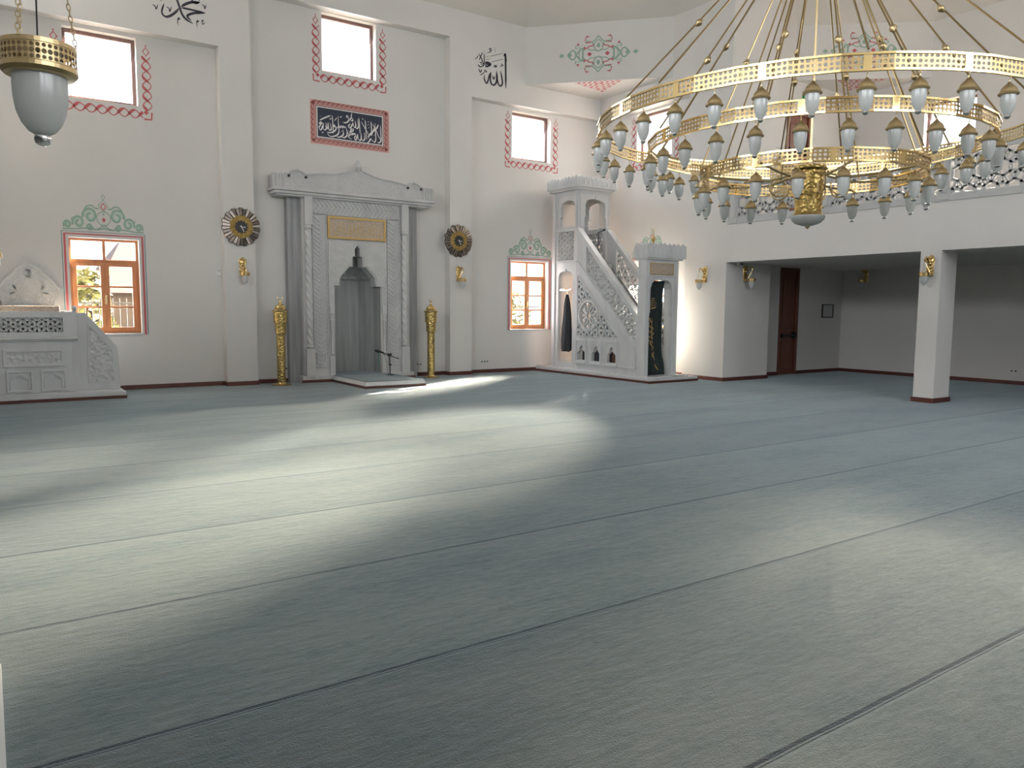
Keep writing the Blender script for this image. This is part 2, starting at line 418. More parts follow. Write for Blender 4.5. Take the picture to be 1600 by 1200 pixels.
def lower_window(k, label):
    m, u0, v0, u1, v1 = LOW[k]
    r = thing('window_%d' % k, label, 'window', m((u0 + u1) / 2, v0, -.15), 'low wooden casement windows', 'structure')
    vt = v0 + (v1 - v0) * .755; um = (u0 + u1) / 2
    b = MB(); b.frame(m, u0, v0, u1, v1, .045, -.14, -.21); b.mbox(m, u0 + .04, vt, -.14, u1 - .04, vt + .05, -.21); b.mbox(m, um - .025, vt + .05, -.14, um + .025, v1 - .04, -.2)
    b.build('frame', M_wood, r, bev=.005)
    for s, (a, c) in enumerate(((u0 + .045, um), (um, u1 - .045))):
        b = MB(); b.frame(m, a, v0 + .045, c, vt, .075, -.12, -.18)
        h = (vt - v0 - .045 - .15) / 3
        for q in (1, 2): b.mbox(m, a + .07, v0 + .12 + q * h - .018, -.125, c - .07, v0 + .12 + q * h + .018, -.175)
        sa = b.build('casement', M_wood, r, bev=.005)
        b = MB(); b.mbox(m, a + .07, v0 + .11, -.147, c - .07, vt - .07, -.153); b.build('pane', M_pane, sa)
        if s == 0:
            b = MB(); b.mbox(m, c - .02, v0 + .55, -.118, c + .02, v0 + .68, -.105); b.mbox(m, c - .012, v0 + .60, -.105, c + .012, v0 + .72, -.075); b.build('handle', M_brass, sa, bev=.004)
    b = MB(); b.mbox(m, u0 + .04, vt + .045, -.172, u1 - .04, v1 - .04, -.178); b.build('pane', M_pane, r)
    b = MB(); b.mbox(m, u0 - .03, v0 - .035, -.14, u1 + .03, v0 + .004, .03); b.build('window_sill', M_marble, r, bev=.006)
lower_window(6, 'orange wooden casement window beside the low stone platform')
lower_window(7, 'orange wooden casement window left of the stone pulpit')
lower_window(8, 'wooden casement window half hidden behind the pulpit doorway')

# ------------------------------------------------------------------ doors
def door(n, m, u0, v0, u1, v1, label, bar):
    r = thing('door_%d' % n, label, 'door', m((u0 + u1) / 2, v0, -.1), None, 'structure')
    b = MB(); b.mbox(m, u0 - .05, v0, .02, u0 + .03, v1 + .05, -.12); b.mbox(m, u1 - .03, v0, .02, u1 + .05, v1 + .05, -.12); b.mbox(m, u0, v1 - .02, .02, u1, v1 + .05, -.12)
    b.build('door_frame', M_door, r, bev=.004)
    b = MB(); b.mbox(m, u0 + .02, v0 + .01, -.03, u1 - .02, v1 - .02, -.08)
    b.frame(m, u0 + .12, v0 + .15, u1 - .12, v0 + .85, .03, -.015, -.03); b.frame(m, u0 + .12, v0 + 1.1, u1 - .12, v1 - .2, .03, -.015, -.03)
    b.build('door_leaf', M_door, r, bev=.004)
    b = MB(); b.mbox(m, u0 + .06, v0 + bar - .02, .03, u1 - .04, v0 + bar + .02, .06); b.mbox(m, u0 + .06, v0 + bar - .05, -.03, u0 + .12, v0 + bar + .05, .04); b.mbox(m, u1 - .12, v0 + bar - .07, -.03, u1 - .04, v0 + bar + .09, .06)
    b.build('push_bar', M_black, r, bev=.004)
door(1, md, 16.26, 0, 16.92, 2.60, 'dark brown door in the shaded room under the balcony', .98)
door(2, md, 16.27, 3.5, 17.1, 6.36, 'red brown door on the balcony behind the chandelier rings', 2.0)

# ------------------------------------------------------------------ painted decoration
def braid(b, m, p0, p1, hw, lam, w, d, ph0=0.):
    L = math.dist(p0, p1); ex, ey = (p1[0] - p0[0]) / L, (p1[1] - p0[1]) / L
    n = int(L / lam * 16)
    for s in (0, 1):
        pts, ws = [], []
        for i in range(n + 1):
            q = L * i / n; ph = 2 * PI * q / lam + s * PI + ph0
            a = hw * sin(ph)
            pts.append((p0[0] + ex * q - ey * a, p0[1] + ey * q + ex * a)); ws.append(w * (.38 + .80 * max(0, sin(ph + 1.0)) ** 2))
        b.ribbon(m, pts, ws, d)

def dia(b, m, u, v, rx, ry, d): b.flat(m, [(u, v - ry), (u + rx, v), (u, v + ry), (u - rx, v)], d)
def diaring(b, m, u, v, rx, ry, w, d): b.ribbon(m, [(u, v - ry), (u + rx, v), (u, v + ry), (u - rx, v)], w, d, None, True)

def window_border(k, label):
    m, u0, v0, u1, v1 = UPW[k]; b = MB(); d = .003
    if k == 4: uL, uR = u0 - .15, u1 + .14
    else: uL, uR = u0 - .13, u1 + .165
    vb, vt = v0 - .15, v0 + .92
    for u in (uL, uR):
        braid(b, m, (u, vb + .09), (u, vt), .072, .36, .042, d)
        diaring(b, m, u, vt + .085, .055, .075, .02, d); dia(b, m, u, vt + .19, .014, .022, d)
        dia(b, m, u + (.03 if u == uL else -.03), vb + .05, .045, .045, d); b.ribbon(m, [(u - .07, vb + .06), (u - .06, vb - .07), (u + .07, vb - .075)] if u == uL else [(u + .07, vb + .06), (u + .06, vb - .07), (u - .07, vb - .075)], .03, d)
    braid(b, m, (uL + .09, vb), (uR - .09, vb), .072, .36, .046, d)
    o = b.build('painted_window_border', M_red, None, org=m(uL, vb, 0))
    tag(o, label, 'wall painting', 'red braided borders round the upper windows')
window_border(1, 'red braided border painted round the square window at the far left')
window_border(2, 'red braided border painted under the window above the inscription panel')
window_border(3, 'red braided border painted round the window left of the pulpit canopy')
window_border(4, 'red braided border painted round the window behind the chandelier')

def frame_lines(k, label):
    m, u0, v0, u1, v1 = LOW[k]
    r = thing('painted_window_frame', label, 'wall painting', m(u0, v0, 0), 'painted line frames of the casement windows')
    for nm, mat, off, w in (('thin_outer_line', M_teal, .105, .014), ('red_inner_line', M_red, .062, .04)):
        b = MB(); b.ribbon(m, [(u0 - off, v0 - .02), (u0 - off, v1 + off), (u1 + off, v1 + off), (u1 + off, v0 - .02)], w, .003); tag(b.build(nm, mat, r), 'dark teal line' if mat is M_teal else 'red line')
frame_lines(6, 'red and teal lines painted round the casement window at the left')
frame_lines(7, 'red and teal lines painted round the casement window left of the pulpit')
frame_lines(8, 'red and teal lines painted round the window behind the pulpit doorway')

def spiral(cx, cy, r, a0, turns, sgn=1, n=26):
    return [(cx + r * (1 - .78 * i / n) * cos(a0 + sgn * 2 * PI * turns * i / n), cy + r * (1 - .78 * i / n) * sin(a0 + sgn * 2 * PI * turns * i / n)) for i in range(n + 1)]

def crest(k, label):
    m, u0, v0, u1, v1 = LOW[k]; uc = (u0 + u1) / 2 + .005; base = v1 + .135
    sx, sy = .00098, .00122
    mm = lambda x, y, d: m(uc + x * sx, base + y * sy, d)
    r = thing('painted_crest', label, 'wall painting', m(uc, base, 0), 'green scroll crests over the casement windows')
    g, l, rd = MB(), MB(), MB()
    for s in (1, -1):
        f = lambda pts: [(s * x, y) for x, y in pts]
        for cx, cy, rr, a0 in ((600, 72, 66, -.6), (420, 112, 104, -.4), (225, 215, 128, -.2), (240, 60, 52, PI)):
            g.ribbon(mm, f(spiral(cx, cy, rr, a0, 1.35)), 34, .003)
            l.ribbon(mm, f(spiral(cx, cy, rr * .70, a0, 1.1)), 34, .0025)
        g.ribbon(mm, f(catmull([(75, 330, 0), (140, 335, 0), (200, 372, 0), (280, 350, 0), (330, 270, 0), (335, 200, 0)], 6) and [(p[0], p[1]) for p in catmull([(75, 330, 0), (140, 335, 0), (200, 372, 0), (280, 350, 0), (330, 270, 0), (335, 200, 0)], 6)]), 24, .0035)
        g.ribbon(mm, f([(p[0], p[1]) for p in catmull([(0, 62, 0), (60, 98, 0), (110, 160, 0), (100, 240, 0), (0, 300, 0)], 6)]), 16, .0035)
        g.ribbon(mm, f([(p[0], p[1]) for p in catmull([(0, 40, 0), (120, 20, 0), (320, 30, 0), (500, 12, 0), (680, 8, 0)], 6)]), 20, .0035)
        g.ribbon(mm, f([(p[0], p[1]) for p in catmull([(0, 100, 0), (70, 45, 0), (150, 12, 0)], 6)]), 14, .0035)
        g.flat(mm, f([(330, 275), (372, 240), (330, 225)]), .0036); g.flat(mm, f([(515, 190), (548, 150), (505, 140)]), .0036)
    diaring(g, mm, 0, 372, 84, 92, 16, .0035); diaring(g, mm, 0, 505, 30, 42, 15, .0035); dia(g, mm, 0, 250, 22, 22, .0035)
    g.build('green_scrolls', M_green, r); l.build('pale_scrolls', M_lgreen, r)
    diaring(rd, mm, 0, 365, 44, 50, 20, .0035); rd.flat(mm, [(0, 125), (32, 165), (14, 195), (-14, 195), (-32, 165)], .0037)
    tag(rd.build('red_drops', M_red, r), 'red diamond and drop')
crest(6, 'green scrolled crest painted over the left casement window')
crest(7, 'green scrolled crest painted over the casement window left of the pulpit')
crest(8, 'green scrolled crest painted on the wall behind the pulpit doorway')

def medallion(P0, P1, zc, zs, k, label, label2):
    L = math.dist(P0, P1); ex, ey = (P1[0] - P0[0]) / L, (P1[1] - P0[1]) / L; nx, ny = ey, -ex
    if nx > 0: nx, ny = -nx, -ny
    mm = lambda x, y, d: (P0[0] + ex * (L / 2 + x * k) + nx * d, P0[1] + ey * (L / 2 + x * k) + ny * d, zc + y * k)
    r = thing('painted_medallion', label, 'wall painting', mm(0, 0, 0), 'green and red medallions on the corner walls')
    g, l, rd = MB(), MB(), MB(); cm = lambda pts: [(p[0], p[1]) for p in catmull([(x, y, 0) for x, y in pts], 6)]
    for s in (1, -1):
        for q in (1, -1):
            f = lambda pts: [(s * x, q * y) for x, y in pts]
            for pts, w in (([(0, 285), (50, 225), (110, 185), (170, 195), (215, 180)], 13), ([(0, 228), (62, 170), (75, 120), (40, 62), (0, 40)], 11),
                           ([(0, 40), (70, 62), (120, 60), (190, 95), (240, 55)], 10), ([(245, 100), (300, 75), (360, 5)], 17), ([(245, 100), (252, 50), (250, 0)], 20),
                           ([(290, 60), (330, 30), (300, 8)], 12), ([(365, 0), (385, 55), (425, 72), (465, 42), (505, 0)], 16), ([(365, 90), (372, 130), (335, 160)], 10), ([(110, 185), (75, 150), (62, 120)], 10)):
                g.ribbon(mm, f(cm(pts)), w * 1.45, .003)
            for pts in ([(150, 205), (205, 235), (215, 195), (180, 175)], [(250, 100), (300, 130), (350, 125), (365, 90), (310, 95)]):
                l.flat(mm, f(pts), .0022)
            for pts, w in (([(85, 160), (94, 132), (122, 126), (150, 122), (178, 104), (205, 92), (238, 88)], 13), ([(120, 204), (145, 186), (175, 180), (215, 186)], 11), ([(218, 205), (216, 235), (205, 262), (192, 280)], 10)):
                rd.ribbon(mm, f(cm(pts)), w * 1.2, .0034)
            rd.flat(mm, f([(130, 275), (195, 262), (200, 300), (185, 285)]), .0036)
            rd.flat(mm, f([(300, 150), (350, 145), (335, 195), (325, 172)]), .0036); dia(rd, mm, s * 228, q * 108, 15, 20, .0037)
        dia(rd, mm, s * 145, 0, 40, 34, .0036); dia(g, mm, s * 600, 0, 46, 36, .0035); g.flat(mm, [(s * 430, 0), (s * 465, 42), (s * 510, 0), (s * 465, -42)], .0036)
        g.flat(mm, [(0, s * 185), (32, s * 135), (22, s * 100), (-22, s * 100), (-32, s * 135)], .0036)
    g.build('green_scrolls', M_green, r); l.build('pale_leaves', M_lgreen, r); tag(rd.build('red_leaves', M_red, r), 'red leaves and tips')
    ms = lambda x, y, d: (P0[0] + ex * (L / 2 + x) - nx * y, P0[1] + ey * (L / 2 + x) - ny * y, zs - d)
    b = MB()
    for s in (1, -1):
        for row in range(4):
            y = .07 + row * .2; hwid = .52 - row * .13
            for j in range(4 - row):
                x = s * hwid * (j + .6) / (4 - row)
                b.ribbon(ms, [(p[0], p[1]) for p in catmull([(x - .06 * s, y - .06, 0), (x, y, 0), (x + .03 * s, y + .07, 0), (x - .05 * s, y + .11, 0)], 4)], [.01] + [.04] * 10 + [.012] * 2, .003)
        b.ribbon(ms, [(s * .56, .02), (s * .30, .42), (0, .80)], .018, .0035)
    diaring(b, ms, 0, .2, .09, .09, .03, .0036); dia(b, ms, 0, .9, .05, .07, .0036)
    tag(b.build('painted_soffit_ornament', M_red, None, org=ms(0, 0, 0)), label2, 'wall painting', 'red triangles under the corner walls')
medallion((11.25, 16.0), (13.65, 13.40), 7.69, 7.06, .00148, 'green and red scroll medallion painted on the corner wall right of the round calligraphy', 'red scroll triangle painted under the corner wall above the pulpit')
medallion((16.45, 12.1), (18.84, 10.05), 7.80, 7.14, .00148, 'green and red scroll medallion seen behind the chandelier rods', 'red scroll triangle under the far corner wall behind the chandelier')

# inscription panel over the mihrab
r = thing('inscription_panel', 'dark navy panel of white Arabic script in a red braided border over the mihrab', 'inscription', (6.78, QY, 5.05))
b = MB(); b.prism(mq, rect(5.875, 5.05, 7.69, 5.96), 0, .004, [rect(6.0, 5.175, 7.555, 5.845)]); tag(b.build('border_ground', M_pink, r), 'salmon ground of the border')
b = MB()
for p0, p1 in (((5.95, 5.115), (7.61, 5.115)), ((5.95, 5.902), (7.61, 5.902)), ((5.938, 5.12), (5.938, 5.9)), ((7.622, 5.12), (7.622, 5.9))):
    braid(b, mq, p0, p1, .045, .21, .021, .006); braid(b, mq, p0, p1, .045, .21, .011, .0065, PI / 2)
for u in (5.94, 7.62):
    for v in (5.115, 5.9): dia(b, mq, u, v, .04, .04, .007)
b.build('braid', M_dred, r)
b = MB(); b.prism(mq, rect(6.0, 5.175, 7.555, 5.845), 0, .003); b.build('panel_ground', M_navy, r)
b = MB(); b.frame(mq, 6.012, 5.187, 7.541, 5.833, .022, 0, .005); b.build('white_line', M_whitep, r)
def pn(x, y, d):
    yt = 205 + .1585 * (x - 190); yb = 765 + .1341 * (x - 190)
    return (6.03 + 1.492 * (x - 190) / 1230, QY - d, 5.813 - .608 * (y - yt) / (yb - yt))
W = [[(1385, 555), (1390, 720), (1396, 830), (1370, 878), (1322, 886)], [(1228, 525), (1290, 640), (1350, 770), (1396, 845)], [(1345, 540), (1300, 620), (1210, 690), (1150, 755)],
     [(1200, 485), (1206, 620), (1212, 760)], [(1275, 515), (1286, 700), (1290, 820), (1265, 872), (1220, 845), (1190, 810), (1150, 870), (1118, 880)],
     [(1085, 450), (1096, 620), (1112, 832)], [(1008, 485), (1080, 610), (1160, 745)], [(1262, 600), (1215, 710), (1160, 745), (1140, 800)],
     [(962, 408), (976, 560), (986, 722)], [(1060, 690), (1078, 790), (1050, 842), (1016, 820), (1005, 700)], [(1005, 700), (1000, 810), (975, 842), (945, 805), (938, 715)], [(938, 715), (915, 800), (892, 836), (876, 790), (905, 735)],
     [(940, 440), (956, 560), (938, 608), (905, 600), (893, 470)], [(893, 470), (905, 560), (885, 595), (862, 570), (852, 500)], [(852, 500), (815, 580), (785, 604), (765, 570), (800, 520)],
     [(830, 322), (818, 400), (850, 445), (832, 472), (802, 440), (832, 395)], [(772, 400), (745, 370), (732, 400), (765, 415), (778, 445), (745, 490), (690, 506), (648, 488)],
     [(862, 618), (845, 660), (802, 655), (830, 620), (862, 640)], [(830, 662), (790, 690), (905, 716)], [(905, 716), (800, 728), (748, 692)], [(800, 728), (758, 762), (785, 795), (825, 816)], [(712, 575), (738, 690), (722, 760), (680, 786), (625, 775)],
     [(655, 635), (668, 705), (645, 750), (590, 778), (538, 770)], [(700, 570), (690, 602), (668, 565), (650, 604), (628, 565), (605, 602), (585, 560), (565, 600), (535, 588)],
     [(520, 575), (500, 545), (490, 580), (530, 585), (522, 640), (470, 682), (400, 692), (362, 688)], [(570, 375), (577, 560), (582, 680), (540, 742), (450, 768), (390, 742), (368, 680)], [(462, 365), (472, 540), (479, 712)],
     [(420, 510), (442, 600), (428, 642), (395, 632), (385, 500)], [(345, 500), (352, 610), (322, 642), (292, 612), (300, 520)], [(385, 500), (380, 600), (352, 610)], [(300, 520), (262, 625), (236, 642), (220, 590), (262, 530)], [(432, 368), (330, 410), (232, 458)], [(262, 480), (225, 525), (300, 510)],
     [(1130, 500), (1170, 480)], [(1120, 555), (1165, 530)], [(1135, 610), (1170, 590)], [(640, 380), (620, 400), (590, 395)], [(520, 440), (545, 415), (500, 470)], [(410, 420), (425, 445), (438, 410)], [(260, 680), (280, 700), (292, 672)], [(310, 735), (325, 752)], [(235, 390), (255, 380)], [(1020, 430), (1045, 440), (1035, 415)], [(330, 560), (345, 590), (352, 555)], [(740, 700), (760, 650)], [(650, 650), (625, 680)], [(1250, 750), (1270, 735)]]
b = MB()
for i, st in enumerate(W): b.nib(pn, st, 27 if i < 33 else 15, .006 + .00002 * i, 50, .42, 6)
tag(b.build('arabic_script', M_whitep, r), 'white Arabic lettering')

# round calligraphies on the pilaster wall
mA = lambda x, y, d: (9.6522 + .00112885 * x, 16.0 - d, 7.71472 + .000198 * x - .000918 * y)
b = MB()
S = [([(850, 215), (872, 260), (880, 500), (886, 800), (890, 1100)], 46), ([(838, 285), (868, 225), (905, 420)], 30), ([(748, 650), (778, 780), (797, 900), (798, 985), (755, 1038), (702, 990), (678, 900), (655, 780), (650, 655)], 40),
     ([(652, 655), (666, 800), (650, 920), (618, 990), (570, 1008), (522, 970), (496, 880), (500, 780), (515, 685)], 40), ([(515, 685), (472, 765), (442, 880), (408, 962), (370, 920), (346, 850), (345, 740)], 34),
     ([(498, 287), (800, 212)], 40), ([(530, 428), (812, 356)], 40), ([(372, 312), (458, 290)], 34), ([(374, 377), (492, 345)], 34), ([(545, 768), (582, 862), (612, 780)], 26), ([(588, 500), (600, 560), (625, 510), (640, 560), (665, 500)], 22), ([(738, 542), (805, 516), (765, 470)], 24),
     ([(352, 442), (430, 440), (500, 490), (410, 545), (368, 500)], 44), ([(365, 470), (440, 490), (500, 500)], 44), ([(372, 520), (375, 575)], 16), ([(335, 210), (342, 400), (318, 470), (255, 496)], 24), ([(188, 490), (240, 552), (320, 520), (352, 455)], 28),
     ([(200, 210), (292, 385), (270, 452), (225, 430)], 24), ([(300, 190), (255, 300), (218, 390)], 20), ([(190, 270), (170, 320), (110, 365)], 18), ([(140, 405), (160, 430)], 18), ([(205, 598), (247, 685), (282, 612)], 24), ([(372, 620), (402, 678), (352, 660), (372, 622)], 20), ([(350, 680), (300, 725), (235, 755)], 20),
     ([(500, 160), (470, 105), (508, 95), (500, 170), (400, 212)], 22), ([(598, 65), (618, 195)], 22), ([(352, 150), (310, 172)], 16), ([(430, 585), (445, 600)], 18), ([(370, 262), (400, 250)], 22), ([(270, 200), (270, 260)], 14)]
for st, w in S: b.nib(mA, [(x, y) for x, y in st], w * 1.15, .003, 35, .85, 6)
tag(b.build('calligraphy_roundel', M_ink, None, org=mA(500, 1100, 0)), 'black Arabic calligraphy with tall upright strokes painted beside the corner wall', 'calligraphy', 'black calligraphies on the mihrab wall')
mB = lambda x, y, d: (2.7464 + .00070565 * x, 16.0 - d, 7.17728 + .000149 * x - .0007247 * y)
b = MB()
S = [([(690, -260), (720, -100), (745, 20), (792, 170), (850, 350), (950, 480), (1118, 590)], 78), ([(782, 200), (700, 295), (560, 392), (450, 415), (380, 370), (352, 290), (380, 180), (412, 92)], 62), ([(1310, 55), (1100, 55), (950, 100), (838, 165)], 66), ([(836, 190), (1100, 245), (1440, 325)], 62),
     ([(1440, 325), (1200, 322), (1050, 352), (978, 400), (1000, 440), (1080, 520)], 62), ([(1310, 50), (1200, 75), (1120, 20), (1150, -60), (1260, -70), (1300, 30)], 60), ([(130, 118), (190, 152), (215, 225), (265, 112)], 34), ([(470, 170), (530, 212), (545, 285), (598, 165)], 34), ([(1362, 108), (1420, 152), (1436, 215), (1470, 108)], 34),
     ([(730, 482), (762, 442), (792, 470), (738, 492), (735, 560), (752, 635)], 28), ([(1210, 545), (1236, 510), (1262, 540), (1212, 560), (1228, 692)], 28), ([(1328, 515), (1385, 512), (1352, 560), (1372, 606), (1432, 562)], 28), ([(312, 30), (382, 22)], 28), ([(180, -5), (230, 0)], 26), ([(525, -8), (590, 0)], 30), ([(1165, 90), (1180, 130)], 14),
     ([(300, -200), (480, -160), (640, -60)], 50), ([(200, -90), (260, -120)], 28)]
for st, w in S: b.nib(mB, st, w * 1.1, .003, 60, .62, 6)
tag(b.build('calligraphy_roundel', M_ink, None, org=mB(700, 690, 0)), 'black Arabic calligraphy cut off by the top edge, above the left bay', 'calligraphy', 'black calligraphies on the mihrab wall')

# ------------------------------------------------------------------ mihrab
r = thing('mihrab', 'tall carved grey marble prayer niche with a crested cornice and gold plaque', 'prayer niche', (6.78, 15.95, 0))
MC = 6.78
for x in (5.28, 8.0):
    b = MB(); b.box(x, 16.08, 0, x + .28, 16.245, 3.9); tag(b.build('side_strip', M_grey, r), 'dark streaked grey marble strip')
mm = lambda u, v, d: (u, 15.95 - d, v)
niche = [(6.24, .14), (6.24, 2.06), (6.35, 2.06), (6.37, 2.24), (6.58, 2.47), (6.66, 2.47), (6.66, 2.68), (6.715, 2.70), (6.715, 2.86), (6.775, 2.93), (6.835, 2.86), (6.835, 2.70), (6.89, 2.68), (6.89, 2.47), (6.97, 2.47), (7.18, 2.24), (7.20, 2.06), (7.31, 2.06), (7.31, .14)]
b = MB(); b.prism(mm, [(5.55, .10), (8.02, .10), (8.02, 3.92), (5.55, 3.92)], 0, -.29, [niche]); b.build('front_slab', M_mmarble, r, bev=.004)
for x0, x1 in ((5.48, 6.24), (7.31, 8.09)):
    b = MB(); b.box(x0, 15.86, 0, x1, 16.24, .14); b.build('plinth', M_mmarble, r, bev=.008)
    b = MB(); b.box(x0 - (.02 if x0 < 6 else 0), 15.842, 0, x1 + (.02 if x0 > 7 else 0), 15.859, .06); tag(b.build('plinth_skirting', M_base, r), 'dark red skirting')
b = MB(); b.box(6.25, 15.86, .0, 7.30, 16.74, .141); tag(b.build('niche_floor', M_carpet2, r), 'carpeted niche floor')
# niche shell: half octagon plan
pl = [(6.235, 15.96), (6.235, 16.35), (6.45, 16.72), (7.10, 16.72), (7.315, 16.35), (7.315, 15.96)]
b = MB(); n = len(pl)
vs = [(x, y, .14) for x, y in pl] + [(x, y, 2.2) for x, y in pl]; fs = [(i, i + 1, n + i + 1, n + i) for i in range(n - 1)]
for k, (z, s) in enumerate(((2.24, .86), (2.30, .84), (2.50, .5), (2.56, .46), (2.72, .25), (2.78, .2), (2.96, .06))):
    vs += [(MC + (x - MC) * s, 15.96 + (y - 15.96) * (s * .6 + .4), z) for x, y in pl]
    o = n * (k + 1); fs += [(o + i, o + i + 1, o + n + i + 1, o + n + i) for i in range(n - 1)]
b.add(vs, fs); tag(b.build('niche_shell', M_niche, r, solid=.012), 'darker streaked niche lining')
# little stalactite steps at the shoulders
b = MB()
for (u0, u1, v) in ((6.20, 6.36, 2.06), (7.19, 7.35, 2.06), (6.44, 6.64, 2.49), (6.91, 7.11, 2.49), (6.60, 6.71, 2.70), (6.84, 6.95, 2.70)): b.mbox(mm, u0, v, -.02, u1, v + .025, .03)
b.build('stepped_ledge', M_mmarble, r, bev=.004)
# carved spandrel
b = MB(); out = [(6.10, 1.62), (6.22, 1.62), (6.22, 2.09), (6.33, 2.09), (6.35, 2.26), (6.56, 2.50), (6.64, 2.50), (6.64, 2.71), (6.695, 2.72), (6.695, 2.88), (6.775, 2.97)]
b.prism(mm, out + [(2 * 6.775 - x, y) for x, y in out[-2::-1]] + [(7.45, 3.0), (6.10, 3.0)], 0, .025); b.build('carved_spandrel', M_mfine, r)
# herringbone border
b = MB()
for s in (0, 1):
    uL = 5.76 if s == 0 else 7.47
    b.frame(mm, uL, .32, uL + .32, 3.55, .018, 0, .03)
    v = .36
    while v < 3.45:
        for q in (0, 1):
            u = uL + .02 + q * .14
            p0, p1 = ((u, v + .12), (u + .14, v)) if q == 0 else ((u, v), (u + .14, v + .12))
            b.ribbon(mm, [p0, p1], .03, 0, .022)
        v += .092
b.frame(mm, 5.76, 3.54, 7.79, 3.88, .018, 0, .03)
u = 5.80
while u < 7.66:
    b.ribbon(mm, [(u, 3.86), (u + .13, 3.71)], .03, 0, .022); b.ribbon(mm, [(u + .13, 3.71), (u, 3.56)], .03, 0, .022); u += .098
b.build('herringbone_border', M_mmarble, r)
b = MB(); b.ribbon(mm, [(6.11, .32), (6.11, 3.04), (7.44, 3.04), (7.44, .32)], .02, 0, .02); b.build('inner_moulding', M_mmarble, r)
# twisted colonnettes
for u in (5.665, 7.885):
    for bx in ((u - .095, .1, 0, u + .095, .72, .10), (u - .085, 3.3, 0, u + .085, 3.9, .09)):
        b = MB(); b.mbox(mm, *bx); b.build('colonnette_block', M_mmarble, r, bev=.012)
    b = MB(); b.lathe([(.05, .72), (.085, .76), (.05, .82)] + [(.066, .82 + 2.38 * i / 150) for i in range(151)] + [(.05, 3.2), (.085, 3.25), (.07, 3.30)], (u, 15.90, 0), 20, None, lambda a, z: (.16 * sin(4 * a + z * 34) if .83 < z < 3.19 else 0))
    b.build('twisted_colonnette', M_mmarble, r, smooth=True)
for u in (6.165, 7.385):
    b = MB(); b.lathe([(.035, .55), (.05, .6), (.03, .64), (.032, 1.28), (.05, 1.32), (.03, 1.36), (.05, 1.46)], (u, 15.93, 0), 14); b.build('slim_colonnette', M_mmarble, r, smooth=True)
    for bx in ((u - .06, .14, 0, u + .06, .55, .04), (u - .055, 1.46, 0, u + .055, 1.62, .05)):
        b = MB(); b.mbox(mm, *bx); b.build('colonnette_block', M_mmarble, r, bev=.006)
for u in (5.82, 7.53):
    b = MB(); b.frame(mm, u, .40, u + .2, .62, .02, .0, .035); b.build('base_panel', M_mmarble, r)
# gold plaque
b = MB(); b.frame(mm, 6.09, 3.055, 7.43, 3.52, .045, .02, .05); tag(b.build('plaque_frame', M_goldp, r), 'gold plaque frame', )
b = MB(); b.mbox(mm, 6.12, 3.08, .02, 7.40, 3.49, .03); b.build('plaque_ground', M_band, r)
b = MB(); rr = random.Random(3)
for i in range(26):
    u = 6.19 + i * .046
    if rr.random() < .6: b.nib(mm, [(u, 3.14 + rr.random() * .06), (u + .004, 3.3), (u - .004, 3.43)], .012, .032, 0, .7, 3)
    else: b.nib(mm, [(u - .03, 3.16 + .1 * rr.random()), (u + .01, 3.13 + .05 * rr.random()), (u + .045, 3.2 + .08 * rr.random()), (u + .01, 3.26 + .1 * rr.random())], .014, .0325, 40, .5, 4)
for i in range(7): b.nib(mm, [(6.2 + i * .17, 3.2 + .05 * (i % 2)), (6.27 + i * .17, 3.15), (6.36 + i * .17, 3.22 + .04 * (i % 3))], .016, .033, 60, .5, 5)
tag(b.build('plaque_script', M_goldp, r), 'raised gold Arabic lettering')
# cornice and crest
b = MB(); b.box(4.93, 15.80, 3.96, 8.60, 16.245, 4.02); b.box(4.96, 15.84, 3.90, 8.57, 16.245, 3.96); b.box(5.0, 15.88, 3.86, 8.53, 16.245, 3.90); b.build('cornice', M_mmarble, r, bev=.012)
hp = [(4.93, 4.02), (4.93, 4.30), (5.20, 4.30), (5.26, 4.31), (5.33, 4.36), (5.43, 4.395), (5.53, 4.36), (5.62, 4.315), (5.75, 4.34), (6.0, 4.375), (6.22, 4.39), (6.42, 4.44), (6.60, 4.50), (6.68, 4.52), (6.70, 4.60), (6.73, 4.67), (6.765, 4.72)]
pr = hp + [(2 * 6.765 - x, y) for x, y in hp[-2::-1]]
cm = lambda u, v, d: (u, 15.92 - d, v)
b = MB(); b.prism(cm, pr, .0, .055); b.build('crest', M_mfine, r, bev=.004)
b = MB(); b.ribbon(cm, hp[2:] + [(2 * 6.765 - x, y) for x, y in hp[-2:1:-1]], .03, .0, .08)
for u in (4.95, 5.02, 5.09, 5.16, 8.35, 8.42, 8.49, 8.56): b.mbox(cm, u - .015, 4.04, 0, u + .015, 4.29, .075)
b.build('crest_edging', M_mmarble, r)
for x in (4.96, 8.33):
    b = MB(); b.box(x, 15.93, 4.02, x + .24, 16.24, 4.28); b.build('cornice_end', M_mmarble, r)
for u in (5.265, 5.62, 7.95, 8.28):
    b = MB(); b.lathe([(.028, 0), (.028, .02), (.0, .022)], (u, 15.862, 4.26), 12, Matrix.Rotation(PI / 2, 4, 'X')); tag(b.build('spotlight', M_black, r), 'small dark spotlight')
for u in (6.765,):
    b = MB(); b.lathe([(.03, 0), (.075, .08), (.05, .16), (0.001, .22)], (u, 15.86, 4.50), 12); b.build('crest_bud', M_mfine, r, smooth=True)

